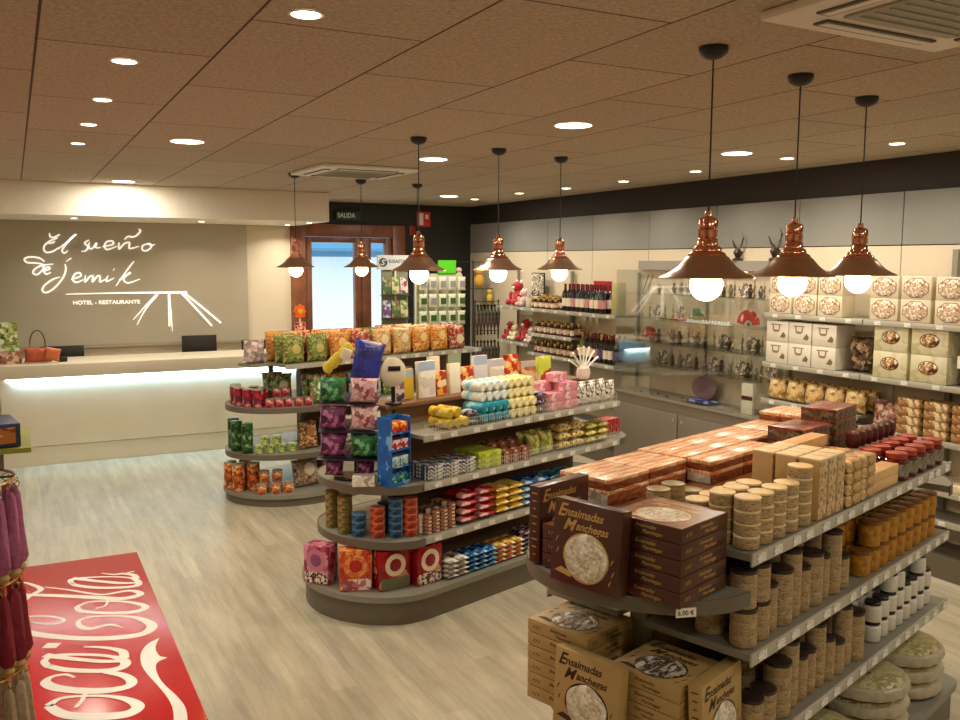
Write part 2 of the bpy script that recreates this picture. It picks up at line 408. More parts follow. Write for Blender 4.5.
bigs = [((.85, 2.82), 'large round downlight nearest the upper edge, above the red floor mat'), ((.42, 3.82), 'large-looking round downlight first of the left file'),
        ((1.04, 6.12), 'large round downlight over open floor before the counter'), ((1.0, 9.48), 'large round downlight close to the white counter soffit'),
        ((2.85, 6.25), 'large round downlight beside the middle row of pendants'), ((2.84, 4.33), 'large round downlight, biggest one before the front island pendants'),
        ((4.56, 4.86), 'large round downlight between the two tallest pendant cords'), ((4.59, 9.63), 'large round downlight near the dark far wall')]
for i, ((x, y), lb) in enumerate(bigs):
    if i < 2: continue
    put(BIGL, (x, y, H-.0005), 0, lb)
for x, y in ((1.0, -.4), (3.0, -.3), (4.6, 1.2), (-1.4, 2.8), (-1.4, 6.2)):  # unseen downlights, added to raise the ambient light
    put(BIGL, (x, y, H-.0005), 0, 'unseen round downlight added for ambient light outside the picture', 'added downlights outside the picture')
o_ = ['nearest', 'second nearest', 'third nearest', 'farthest']
put(SMALLL, (.85, 2.82, H-.0005), 0, 'round downlight nearest the camera, above the red floor mat', 'small downlights', 1.15)
put(SMALLL, (.42, 3.8, H-.0005), 0, 'small downlight, nearest of the four in the left file', 'small downlights', 1.1)
for i, y in enumerate((4.75, 5.64, 6.58)):
    put(SMALLL, (.42, y, H-.0005), 0, 'small downlight, %s of the four in the left file' % o_[i+1], 'small downlights')
for i, (x, y) in enumerate(((5.07, 3.96), (5.09, 4.9), (5.14, 5.96), (5.18, 7.02), (5.15, 7.97), (5.07, 8.81), (5.08, 9.92), (5.07, 2.95))):
    if i == 7: lb = 'small downlight outside the picture beside the right wall'
    else: lb = 'small downlight, %s from the right, file beside the dark wall band' % ORD[i]
    put(SMALLL, (x, y, H-.0005), 0, lb, 'small downlights', 1.15)
for i, (x, y) in enumerate(((.6, 10.5), (1.93, 10.6), (3.02, 10.95), (3.1, 10.3))):
    put(SMALLL, (x, y, 2.5445), 0, 'small spotlight under the counter soffit, %s from left' % ORD[i], 'soffit spotlights', .8)
# air conditioning cassettes
M_AC = mat('white air conditioner plastic', 'E6E0D2', .45); M_ACD = mat('air conditioner grille grey', 'A7A698', .6)
def cassette(loc, rz, label):
    t = thing('air_conditioner', label, 'air conditioner', loc, rz)
    bm = newbm(); box(bm, .84, .84, .03, (0, 0, -.016), bev=.008); obj('panel', bm, M_AC, t)
    bm = newbm(); box(bm, .5, .5, .008, (0, 0, -.036), bev=.003)
    for k in range(9): box(bm, .46, .008, .006, (0, -.2+.05*k, -.0425))
    obj('intake_grille', bm, M_ACD, t)
    for k in range(4):
        bm = newbm(); box(bm, .52, .055, .006, (0, 0, 0)); f = obj('air_flap', bm, mat('flap shadow grey', '55524A', .5), t)
        a = k*pi/2; f.location = (-sin(a)*.325, -cos(a)*-.325, -.0345); f.rotation_euler = (.0, 0, a)
        bm = newbm(); box(bm, .5, .03, .003, (0, 0, -.004)); g = obj('louvre', bm, M_AC, f)
    return t
cassette((2.60, 7.33, H), .03, 'white square ceiling air conditioner beyond the middle pendants')
cassette((2.50, 1.72, H), .02, 'large white ceiling air conditioner cropped by the upper right corner')

# ---------------- pendants ----------------
def pendant():
    t = thing('pendant_lamp', 'x', 'pendant lamp')
    bm = newbm(); lathe(bm, [(.052, 0), (.052, -.012), (.046, -.028), (.028, -.04), (.008, -.046)], 24); obj('ceiling_rose', bm, M_BLACK, t)
    bm = newbm(); tube(bm, [(0, 0, -.045), (0, 0, -.60)], .0032, 8); obj('cord', bm, M_CORD, t)
    bm = newbm(); lathe(bm, [(.012, -.58), (.014, -.6), (.024, -.605), (.033, -.61), (.036, -.62), (.036, -.642), (.031, -.646), (.036, -.65), (.036, -.675), (.031, -.679), (.036, -.684), (.038, -.705), (.047, -.712), (.052, -.72), (.052, -.727), (.066, -.735), (.07, -.745)], 32, cap=False)
    obj('socket_cover', bm, M_COPPER, t)
    out = [(.066, -.742), (.078, -.749), (.088, -.761), (.102, -.778), (.122, -.795), (.146, -.809), (.168, -.819), (.172, -.822)]
    bm = newbm(); lathe(bm, out+[(.172, -.826)], 40, cap=False); sh = obj('lamp_shade', bm, M_COPPERD, t)
    bm = newbm(); lathe(bm, [(r-.003, z-.004) for r, z in out]+[(.1715, -.826)], 40, cap=False); obj('inner_lining', bm, M_COPPERI, sh)
    bm = newbm(); lathe(bm, [(.018, -.745), (.018, -.79)], 16); obj('bulb_socket', bm, M_BLACK, t)
    bm = newbm(); prof = [(.014, -.785), (.018, -.795)]+[(.06*sin(a), -.85+.06*cos(a)) for a in [radians(x) for x in range(20, 181, 16)]]
    lathe(bm, prof, 24); m = mat('glowing opal bulb', 'FFF3D0', .5, emit=E_BULB, ecol='FFCB86'); obj('bulb', bm, m, t)
    return t
PEN = pendant()
rows = [(((2.94, 1.73), (3.615, 1.72), (4.30, 1.72)), ('nearest copper pendant, largest in view, left over front island', 'middle copper pendant of the three over the front island', 'right copper pendant of the three over the front island')),
        (((3.775, 4.27), (4.524, 4.29), (5.19, 4.29)), ('left copper pendant of the three over the middle island', 'centre copper pendant of the three over the middle island', 'right copper pendant of the three over the middle island')),
        (((4.545, 6.79), (5.335, 6.86), (6.0, 6.81)), ('left copper pendant over the rear island, before the door frame', 'centre copper pendant over the rear island, before the glass', 'right copper pendant over rear island, hidden behind a nearer one'))]
for pts, lbs in rows:
    for (u, v), lb in zip(pts, lbs): put(PEN, G(u, v, H), GA, lb, 'copper pendant lamps')

# ---------------- signs on the far wall ----------------
SIGN={
'E1': [(0.387, 2.404), (0.39, 2.365), (0.425, 2.355), (0.472, 2.378), (0.493, 2.389)] ,
'E2': [(0.466, 2.35), (0.388, 2.315), (0.33, 2.264), (0.322, 2.213), (0.352, 2.185), (0.421, 2.203), (0.472, 2.243)] ,
'E3': [(0.371, 2.286), (0.418, 2.298), (0.439, 2.315)] ,
'l': [(0.466, 2.226), (0.557, 2.3), (0.632, 2.369), (0.659, 2.392), (0.627, 2.369), (0.551, 2.278), (0.506, 2.209), (0.531, 2.181), (0.569, 2.21)] ,
's': [(0.794, 2.332), (0.745, 2.297), (0.78, 2.258), (0.757, 2.212), (0.709, 2.2)] ,
'u': [(0.798, 2.304), (0.788, 2.252), (0.822, 2.232), (0.872, 2.299), (0.862, 2.247), (0.918, 2.248)] ,
'e': [(0.935, 2.257), (1.049, 2.287), (1.04, 2.324), (0.983, 2.315), (0.956, 2.265), (0.987, 2.225), (1.092, 2.264)] ,
'n': [(1.115, 2.308), (1.112, 2.233), (1.175, 2.297), (1.23, 2.307), (1.227, 2.24), (1.333, 2.267)] ,
'til': [(1.176, 2.344), (1.216, 2.379), (1.265, 2.374), (1.31, 2.392), (1.356, 2.446), (1.335, 2.469)] ,
'o': [(1.441, 2.301), (1.378, 2.276), (1.371, 2.224), (1.421, 2.218), (1.473, 2.266), (1.441, 2.301), (1.474, 2.283), (1.513, 2.29)] ,
'd': [(0.322, 2.084), (0.268, 2.123), (0.177, 2.134), (0.121, 2.111), (0.144, 2.072), (0.225, 2.067), (0.3, 2.05), (0.303, 2.0), (0.244, 1.938), (0.199, 1.955), (0.222, 2.0), (0.294, 2.039), (0.412, 2.056)] ,
'e2': [(0.307, 1.974), (0.369, 2.0), (0.36, 2.022), (0.323, 2.005), (0.314, 1.966), (0.336, 1.941), (0.383, 1.963)] ,
'jd': [(0.599, 2.125), (0.545, 2.085)] ,
'j': [(0.531, 2.057), (0.536, 1.988), (0.504, 1.903), (0.422, 1.796), (0.332, 1.734), (0.287, 1.752), (0.304, 1.808), (0.395, 1.881), (0.473, 1.909)] ,
'e3': [(0.591, 1.88), (0.687, 1.917), (0.678, 1.957), (0.628, 1.94), (0.604, 1.88), (0.642, 1.845), (0.717, 1.879)] ,
'm': [(0.74, 1.925), (0.732, 1.851), (0.788, 1.914), (0.82, 1.916), (0.812, 1.85), (0.862, 1.913), (0.895, 1.916), (0.892, 1.85), (0.953, 1.884)] ,
'i': [(0.981, 1.924), (0.962, 1.855), (1.045, 1.895)] ,
'id': [(1.038, 1.982), (1.055, 2.006)] ,
'k': [(1.272, 2.091), (1.197, 1.994), (1.063, 1.802)] ,
'k2': [(1.099, 1.872), (1.228, 1.959), (1.149, 1.889), (1.196, 1.836), (1.331, 1.882)] ,
'line': [(0.527, 1.712), (1.159, 1.719), (1.863, 1.716)] ,
'r1': [(1.527, 1.696), (1.386, 1.529), (1.279, 1.338)] ,
'r2': [(1.51, 1.697), (1.376, 1.556), (1.236, 1.398)] ,
'r3': [(1.65, 1.695), (1.65, 1.508), (1.647, 1.312)] ,
'r4': [(1.656, 1.695), (1.669, 1.478), (1.679, 1.251)] ,
'r5': [(1.798, 1.711), (1.968, 1.514), (2.147, 1.301)] ,
'r6': [(1.825, 1.717), (2.04, 1.531), (2.257, 1.335)] ,
}

M_LIT = mat('backlit white lettering', 'FFFFFF', .5, emit=.75, ecol='FFF8EC')
bm = newbm()
for k, P in SIGN.items():
    if k == 'line': Wd = [.008, .018, .03]
    elif k[0] == 'r' and len(k) == 2: Wd = [.022 if k in ('r3', 'r5', 'r6') else .012]*2+[.018 if k in ('r5', 'r6', 'r3') else .006]
    else: Wd = [.010]+[.016]*(len(P)-2)+[.008]
    stroke(bm, P, Wd, 5, 0, .012)
sg = obj('wall_lettering', bm, M_LIT, None, None, (0, YB-.052, 0), (pi/2, 0, 0))
tag(sg, 'white lit script lettering on the taupe wall above the reception counter', 'sign')
text('HOTEL - RESTAURANTE', .062, M_LIT, sg, (.593, 1.592, 0), (0, 0, 0), 'caption', ext=.005, sx=1.1, bold=.0008)
# exit sign, alarm sign
M_SGN = mat('dark green sign', '1F3A2C', .4)
t = thing('exit_sign', 'small dark green exit sign above the wooden door', 'sign', (3.93, YB-.022, 2.7))
obj('plate', bx(-.17, .17, -.02, .02, -.06, .06, bev=.003), M_SGN, t)
text('SALIDA', .085, mat('sign white print', 'C9D8CC', .5, emit=.1), t, (-.145, -.0215, -.03), (pi/2, 0, 0), 'lettering', sx=.86)
t = thing('alarm_sign', 'small red and white fire alarm sign on the dark wall', 'sign', (5.02, YB-.012, 2.68))
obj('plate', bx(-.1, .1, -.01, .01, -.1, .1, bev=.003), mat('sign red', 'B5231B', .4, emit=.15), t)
bm = bx(-.085, -.01, -.013, -.0105, -.08, .08); bx(.02, .07, -.013, -.0105, .0, .06, bm); obj('white_pictogram', bm, mat('sign white', 'E9E6DE', .5), t)
bm = newbm(); box(bm, .09, .03, .13, (0, 0, 0), bev=.006); ab = obj('alarm_siren', bm, mat('siren red', '8C2018', .4), None, SM, (4.85, YB-.017, 2.52)); tag(ab, 'tiny wall box beneath the red and white alarm sign', 'alarm')
# ---------------- reception counter ----------------
CB = mat('cream counter laminate', 'DED2B6', .4, var=.03, vs=3)
t = thing('reception_counter', 'long cream reception counter with a glowing strip under its top', 'counter', (0, 10.05, 0))
obj('front_panel', bx(-.13, 3.3, .03, .07, .2, .90), CB, t)
obj('base_panel', bx(-.13, 3.3, .045, .08, .0, .192), CB, t)
obj('countertop', bx(-1.0, 3.34, 0, .75, .905, 1.04, bev=.004), mat('pale countertop', 'D8CFB9', .35), t)
obj('side_panel', bx(-.17, -.13, .03, .7, 0, .90), CB, t)
obj('desk_top', bx(-.13, 3.3, .42, 1.0, .72, .75), CB, t) if False else None
bm = bx(-.12, 3.28, .008, .026, .888, .903); obj('light_strip', bm, mat('lit led strip', 'FFFFFF', .5, emit=E_STRIP, ecol='DDF0FF'), t, label='glowing white strip light')
area('strip_glow', 27, 3.3, (1.6, .02, .885), t, COOL, 'RECTANGLE', .02, (radians(18), 0, 0))
# things on / behind the counter
def monitor(x, y, z, w, h, label, rz=0):
    t = thing('computer_monitor', label, 'monitor', (x, y, z), rz)
    obj('screen', bx(-w/2, w/2, -.015, .015, .1, .1+h, bev=.005), M_BLACK, t)
    bm = newbm(); lathe(bm, [(.1, 0), (.1, .01), (.02, .02), (.02, .12)], 18, sy=.7); obj('stand', bm, M_BLACK, t)
# back desk (lower work surface behind the counter)
t = thing('work_desk', 'low cream work surface behind the reception counter', 'desk', (0, 10.85, 0))
obj('top', bx(-.6, 3.1, -.03, .35, .78, .82), CB, t)
for x in (-.55, 1.2, 3.05): obj('leg', bx(x-.02, x+.02, -.02, .33, 0, .78), CB, t)
monitor(1.93, 10.95, .82, .40, .30, 'black monitor standing behind the middle of the counter')
monitor(.45, 10.95, .82, .44, .23, 'black monitor behind the counter beside the orange handbag')
monitor(2.62, 10.95, .82, .38, .22, 'low black monitor behind the right end of the counter', -.1)
# orange handbag
M_LEA = mat('orange brown leather', 'B5532F', .5, var=.15, vs=20)
t = thing('handbag', 'orange leather handbag with tall handle on the counter', 'handbag', (.19, 10.28, 1.048))
bm = newbm(); pillow(bm, .27, .15, .1, seed=4, rnd=.05); obj('body', bm, M_LEA, t)
bm = newbm(); pillow(bm, .16, .13, .05, seed=9, rnd=.05); obj('pocket', bm, mat('light orange leather', 'C8693F', .5), t, loc=(.12, -.06, .02), rot=(.0, .2, 0))
bm = newbm(); tube(bm, [(-.07, 0, .12)]+[(-.07*cos(a), 0, .2+.13*sin(a)) for a in [radians(x) for x in range(0, 181, 20)]]+[(.07, 0, .12)], .006); obj('handle', bm, mat('dark leather handle', '4A2A1C', .5), t)
# leaflet stack and green display at the counter's left end
G1M = prt('green printed card', ['8FA650', '6F8B3A', 'E6E7C8', 'C9D08A', '3F5A24'], 22, .4)
t = thing('leaflet_display', 'green and white printed display box at the counter left end', 'display box', (-.12, 10.34, 1.041))
obj('box', bx(-.12, .13, -.06, .06, .2, .42), G1M, t); obj('lower_box', bx(-.13, .14, -.07, .07, .13, .195), prt('white green print', ['E3E1CE', 'C9CFA4', '8FA650'], 30), t)
obj('base_box', bx(-.13, .16, -.08, .08, 0, .125), prt('pink brown print', ['A46A55', 'C9A58C', '7D4A3C', 'D8C3A6'], 26), t)
bm = newbm(); box(bm, .09, .05, .05, (0, 0, 0), bev=.008, base=True); kk = obj('telephone', bm, M_BLACK, None, SM, (.42, 10.3, 1.041)); tag(kk, 'small black desk phone beside the orange handbag', 'telephone')
# ---------------- red floor mat ----------------
RUG={
'C':( [(0.468, 5.318), (0.402, 5.396), (0.301, 5.387), (0.248, 5.452), (0.251, 5.542), (0.326, 5.566), (0.451, 5.515), (0.559, 5.425), (0.617, 5.28), (0.569, 5.185), (0.456, 5.178), (0.29, 5.24), (0.116, 5.357), (-0.024, 5.493), (-0.107, 5.62), (-0.119, 5.721), (-0.033, 5.744), (0.091, 5.693), (0.168, 5.607), (0.149, 5.555), (0.075, 5.577), (0.003, 5.637)] , [0.01, 0.03, 0.05, 0.05, 0.03, 0.03, 0.03, 0.05, 0.08, 0.08, 0.08, 0.075, 0.075, 0.075, 0.05, 0.04, 0.03, 0.03, 0.03, 0.03, 0.03, 0.02] ),
'o':( [(0.249, 5.777), (0.332, 5.825), (0.488, 5.754), (0.587, 5.661), (0.62, 5.577), (0.546, 5.536), (0.381, 5.603), (0.27, 5.692), (0.249, 5.777)] , [0.04, 0.03, 0.035, 0.05, 0.06, 0.06, 0.05, 0.05, 0.04] ),
'o2':( [(0.349, 5.701), (0.398, 5.71), (0.421, 5.766), (0.429, 5.823)] , [0.02, 0.02, 0.02, 0.02] ),
'l':( [(-0.134, 6.197), (0.103, 6.059), (0.338, 5.905), (0.493, 5.8), (0.589, 5.796), (0.62, 5.843), (0.56, 5.919), (0.421, 5.917), (0.343, 5.974), (0.214, 6.113), (0.088, 6.228)] , [0.04, 0.06, 0.07, 0.07, 0.07, 0.06, 0.04, 0.03, 0.03, 0.025, 0.015] ),
'lw':( [(-0.05, 5.992), (-0.016, 6.084), (0.025, 6.13), (0.064, 6.198), (0.028, 6.291), (-0.026, 6.376), (-0.094, 6.425)] , [0.06, 0.06, 0.05, 0.05, 0.04, 0.03, 0.03] ),
'a':( [(0.249, 6.204), (0.254, 6.303), (0.421, 6.269), (0.574, 6.182), (0.629, 6.094), (0.626, 5.999), (0.54, 5.995), (0.391, 6.061), (0.272, 6.168), (0.25, 6.227)] , [0.04, 0.05, 0.03, 0.03, 0.05, 0.06, 0.05, 0.05, 0.05, 0.04] ),
'a2':( [(0.255, 6.323), (0.401, 6.19), (0.535, 6.083), (0.632, 6.044)] , [0.06, 0.05, 0.05, 0.03] ),
'a3':( [(0.632, 6.122), (0.621, 6.208), (0.554, 6.273), (0.51, 6.275), (0.435, 6.343)] , [0.06, 0.05, 0.04, 0.03, 0.015] ),
'dot':( [(0.591, 6.27), (0.636, 6.284)] , [0.03, 0.02] ),
'hy':( [(0.058, 5.251), (0.127, 5.216)] , [0.09, 0.09] ),
'A':( [(0.068, 4.96), (0.052, 5.042), (0.106, 5.088), (0.229, 5.038), (0.362, 4.948), (0.427, 4.846), (0.403, 4.777), (0.313, 4.781), (0.153, 4.874), (0.068, 4.966)] , [0.05, 0.05, 0.04, 0.04, 0.04, 0.07, 0.07, 0.06, 0.06, 0.05] ),
'A2':( [(0.055, 5.117), (0.193, 4.996), (0.323, 4.898), (0.423, 4.854)] , [0.07, 0.05, 0.05, 0.04] ),
'A3':( [(0.426, 4.884), (0.43, 4.972), (0.382, 5.043), (0.316, 5.097), (0.247, 5.135)] , [0.07, 0.06, 0.04, 0.03, 0.015] ),
'c':( [(0.182, 4.765), (0.139, 4.822), (0.074, 4.82), (0.051, 4.761), (0.111, 4.666), (0.263, 4.561), (0.39, 4.535), (0.432, 4.581), (0.404, 4.675), (0.323, 4.764)] , [0.02, 0.03, 0.04, 0.07, 0.08, 0.08, 0.07, 0.07, 0.06, 0.05] ),
'O':( [(0.053, 4.505), (0.116, 4.556), (0.259, 4.51), (0.378, 4.418), (0.429, 4.309), (0.371, 4.254), (0.243, 4.295), (0.118, 4.378), (0.053, 4.505)] , [0.06, 0.035, 0.03, 0.05, 0.08, 0.09, 0.09, 0.08, 0.06] ),
'O2':( [(0.167, 4.427), (0.197, 4.484), (0.216, 4.548), (0.244, 4.593)] , [0.03, 0.03, 0.03, 0.03] ),
}
SWOOSH= [(0.63, 5.075), (0.568, 5.027), (0.52, 4.933), (0.5, 4.799), (0.51, 4.657), (0.54, 4.498), (0.566, 4.335), (0.57, 4.192), (0.54, 4.016), (0.469, 3.834), (0.523, 3.807), (0.596, 3.988), (0.626, 4.176), (0.609, 4.327), (0.573, 4.481), (0.559, 4.602), (0.564, 4.72), (0.588, 4.77), (0.63, 4.796), (0.602, 4.826), (0.591, 4.897), (0.598, 4.977)]

t = thing('floor_mat', 'large red drinks advertising floor mat with white script lettering', 'floor mat', (0, 0, 0))
M_RED = mat('glossy red vinyl', 'B8141E', .2, var=.05, vs=6)
obj('base', bx(-1.05, .70, 2.4, 6.71, .0008, .005, bev=.001), M_RED, t)
bm = newbm()
for i, (k, (P, Wd)) in enumerate(RUG.items()): stroke(bm, P, [q*.74 for q in Wd], 8, .0052+i*.00012, .0006)
stroke(bm, [(x, y-1.62) for x, y in RUG['C'][0]], [q*.8 for q in RUG['C'][1]], 6, .0052, .0006)
prism(bm, [tuple(q[:2]) for q in smooth_pts([Vector((x, y, 0)) for x, y in SWOOSH]+[Vector((*SWOOSH[0], 0))], 4)][:-1], .0052, .0058)
obj('lettering', bm, mat('white vinyl lettering', 'DFDAD0', .3), t, None, label='white script lettering')
# ================= shelving islands =================
TAGM = None
def island(name, label, loc_u, vc, length, hb, cap, levels, topz, plate_w, plinth, nearcap=True, farcap=True, rear=True, mods=2, rb=1, plb=1):
    """shelving island along u: straight part, rounded end shelves, board in the middle"""
    t = thing(name, label, 'shelving', G(loc_u, vc, 0), GA, 'rounded shelving islands')
    def arc(a, b, sgn, x0=0):
        return [(x0+sgn*a*sin(th), -b*cos(th)*(rb if cos(th) < 0 else 1)) for th in [radians(d) for d in range(0, 181, 9)]]
    # plinth
    pts = []
    a, b = (cap[0][0]-.03, hb+.045)
    if nearcap: pts += list(reversed(arc(a, b, -1)))
    else: pts += [(0, b*rb), (0, -b)]
    pts += arc(a, b, 1, length) if farcap else [(length, -b), (length, b)]
    bm = newbm(); prism(bm, pts, .0, plinth); obj('plinth', bm, M_PLINTH, t, radians(30))
    pts2 = [(x*1.0+(-.02 if x < 0 else (.02 if x > length else 0)), y*1.03) for x, y in pts]
    bm = newbm(); prism(bm, pts2, plinth, plinth+.035); sh = obj('base_shelf', bm, M_SHELF, t, radians(30))
    obj('middle_board', bx(.095, length-.095, -.05, .05, plinth+.035, topz-.03), M_BACKB, t)
    obj('top_board', bx(-.02, length+.02, -plate_w/2, plate_w/2, topz-.03, topz, bev=.006), M_BACKB, t)
    for k in range(mods+1):
        x = length*k/mods; obj('upright_post', bx(x-.02, x+.02, -.035, .035, plinth+.035, topz-.032) if 0 < k < mods else bx(.05, .09, -.035, .035, plinth+.035, topz-.032) if k == 0 else bx(x-.09, x-.05, -.035, .035, plinth+.035, topz-.032), M_SHELF, t)
    global TAGM
    if TAGM is None:
        TAGM = me(bx(-.027, .027, -.0012, .0012, -.0145, .0145), M_TAG, None, 'price_card')
    ml = length/mods
    for li, (z, hbs) in enumerate(levels):
        for side in ((-1, 1) if rear else (-1,)):
            for k in range(mods):
                x0, x1 = k*ml+.002, (k+1)*ml-.002
                y0, y1 = (-hbs+.008, -.056) if side < 0 else (.056, hbs*rb-.008)
                bm = bx(x0, x1, y0, y1, z-.022, z)
                s = obj('shelf', bm, M_SHELF, t)
                yy = -(hbs-.004) if side < 0 else hbs*rb-.004
                obj('price_rail', bx(x0, x1, yy-.004, yy+.004, z-.038, z+.004, bev=.001), M_RAIL, s)
                if side < 0:
                    n = 7 if name == 'front' else 5
                    n = 8 if topz == 1.25 else 6
                    for q in range(n):
                        c = bpy.data.objects.new('price_card', TAGM); COL.objects.link(c); c.parent = s
                        c.location = (x0+(x1-x0)*(q+.4+.3*random.random())/n, yy-.0056, z-.017)
    for z, a, b in cap[1:]:
        for sgn, on, x0 in ((-1, nearcap, -.003), (1, farcap, length+.003)):
            if not on: continue
            P = arc(a, b, sgn, x0)
            bm = newbm(); prism(bm, P if sgn > 0 else list(reversed(P)), z-.03, z); s = obj('end_shelf', bm, M_SHELF, t, radians(30))
            bm = newbm(); n = len(P)
            O = arc(a+.006, b+.006, sgn, x0); I = arc(a+.0005, b+.0005, sgn, x0)
            o0 = [bm.verts.new((x, y, z-.044)) for x, y in O]; o1 = [bm.verts.new((x, y, z+.003)) for x, y in O]
            i0 = [bm.verts.new((x, y, z-.044)) for x, y in I]; i1 = [bm.verts.new((x, y, z+.003)) for x, y in I]
            for i in range(n-1):
                bm.faces.new((o0[i], o0[i+1], o1[i+1], o1[i])); bm.faces.new((i0[i+1], i0[i], i1[i], i1[i+1]))
                bm.faces.new((o1[i], o1[i+1], i1[i+1], i1[i])); bm.faces.new((i0[i], i0[i+1], o0[i+1], o0[i]))
            bm.faces.new((o0[0], o1[0], i1[0], i0[0])); bm.faces.new((o0[-1], i0[-1], i1[-1], o1[-1]))
            obj('curved_rim', bm, M_PLINTH, s, radians(30))
    return t
ISL1 = island('shelving_island', 'front island of grey shelves holding brown boxes and cork tins', 2.49, 1.72, 1.86, .46, [(.16, 0, 0), (1.09, .33, .44), (.566, .20, .37)],
       [(1.205, .445), (.885, .455), (.565, .465)], 1.25, .2, .14, rb=.84)
ISL2 = island('shelving_island', 'middle island of grey shelves crowded with sweets and snacks', 3.44, 4.28, 1.94, .455, [(.46, 0, 0), (.795, .335, .42), (.47, .33, .44)],
       [(1.083, .43), (.795, .435), (.472, .445)], 1.228, .2, .14)
ISL3 = island('shelving_island', 'rear island of grey shelves topped with big snack bags', 4.565, 6.89, 1.95, .505, [(.67, 0, 0), (.848, .63, .49), (.445, .64, .50)],
       [(1.228, .49), (.848, .49), (.445, .49)], 1.26, .12, .07)
# price card on the front island's rounded shelf
tg = thing('price_sign', 'white price card reading 6.00 on front island rounded shelf', 'price tag', (0, 0, 0))
aa = radians(38); pu_, pv_ = 2.49-.38*sin(aa)-.004, 1.72-.452*cos(aa)-.006
x, y, z = G(pu_, pv_, 1.068); tg.location = (x, y, z); tg.rotation_euler = (0, 0, GA-radians(34))
obj('card', bx(-.032, .032, -.0012, .0012, -.014, .014), mat('white card', 'EDE8D8', .5), tg)
text('6.00 €', .02, M_BLACK, tg, (-.027, -.002, -.007), (pi/2, 0, 0), 'price', sx=1)

# ---------------- product kinds ----------------
def k_tin(name, cat, r, h, body, lid, lidcol_h=.006, ribs=0):
    t = thing(name, 'x', cat)
    prof = [(r*.97, 0), (r, .002)]
    if ribs:
        for i in range(1, ribs): prof += [(r, h*i/ribs-.002), (r*.975, h*i/ribs), (r, h*i/ribs+.002)]
    prof += [(r, h-lidcol_h-.001)]
    bm = newbm(); lathe(bm, prof, 20); obj('body', bm, body, t)
    bm = newbm(); lathe(bm, [(r*1.015, h-lidcol_h), (r*1.015, h-.001), (r*.96, h)], 20); obj('lid', bm, lid, t)
    return t
def k_jar(name, cat, r, h, body, lid, lab=None, lidh=.02):
    t = thing(name, 'x', cat)
    bm = newbm(); lathe(bm, [(r*.9, 0), (r, .006), (r, h*.72), (r*.8, h-lidh-.004), (r*.8, h-lidh)], 18); obj('body', bm, body, t)
    bm = newbm(); lathe(bm, [(r*.86, h-lidh), (r*.86, h-.002), (r*.8, h)], 18); obj('lid', bm, lid, t)
    if lab:
        bm = newbm(); lathe(bm, [(r+.001, h*.16), (r+.001, h*.62)], 18, cap=False); obj('paper_label', bm, lab, t)
    return t
def k_box(name, cat, w, d, h, m, bev=.002, front=None, fm=None, fname='front_label'):
    t = thing(name, 'x', cat)
    obj('body', bx(-w/2, w/2, -d/2, d/2, 0, h, bev=bev), m, t)
    if front:
        x0, x1, z0_, z1_ = front; obj(fname, bx(x0, x1, -d/2-.0012, -d/2-.0002, z0_, z1_), fm, t)
    return t
def k_bag(name, cat, w, h, t_, m, seed=1, lie=False, badge=None, bm_=None):
    t = thing(name, 'x', cat)
    bm = newbm(); pillow(bm, w, h, t_, seed=seed, axis='lie' if lie else 'stand'); obj('body', bm, m, t, radians(75))
    if badge:
        bx_, bz, br = badge; b2 = newbm()
        if lie: lathe(b2, [(br, 0), (br, .002), (br*.8, .004)], 16, c=(bx_, bz, t_*.98+.002))
        else:
            lathe(b2, [(br, 0), (br, .002), (br*.8, .004)], 16)
            bmesh.ops.transform(b2, matrix=Matrix.Translation((bx_, -t_*.5-.0005, bz)) @ Matrix.Rotation(pi/2, 4, 'X'), verts=b2.verts)
        obj('badge', b2, bm_, t)
    return t
# ---------- brown and tan round-pastry boxes ----------
CH = mat('dark brown carton', '48261A', .32, var=.1, vs=12)
TN = mat('tan carton', 'AF9058', .45, var=.06, vs=12)
CHT = mat('brown carton top', '8A4E2C', .3, var=.12, vs=20); TNT = mat('tan carton top', 'B28F58', .45, var=.1, vs=15)
M_PAS = prt('wrapped spiral pastry', ['9C8E70', 'C9BC9E', 'E2DAC4', 'B5A580', 'D6CAB0', 'F0EADC'], 14, .22, bump=.8, noise=True, soft=True)
M_PASD = prt('chocolate pastry in film', ['5A4638', 'D9D0C0', '3A2A20', '8C7866', 'F0EAE0'], 26, .15, bump=.8, noise=True, soft=True, stretch=(1, .4, 1))
M_GOLD = mat('gold print', 'C9A45E', .35, metal=.4); M_INK = mat('dark brown print', '33200F', .5); M_WHT = mat('off white print', 'E4DDCB', .5)
def wheat(bm, x, z, s, n=3, ang=.5):
    for i in range(n):
        a = ang+i*.0; cx = x+i*s*.9
        prism_pts = [(cx, z), (cx+s*.28, z+s*.45), (cx+s*.6, z+s*1.25), (cx+s*.2, z+s*.85)]
        prism(bm, prism_pts, 0, .0006)
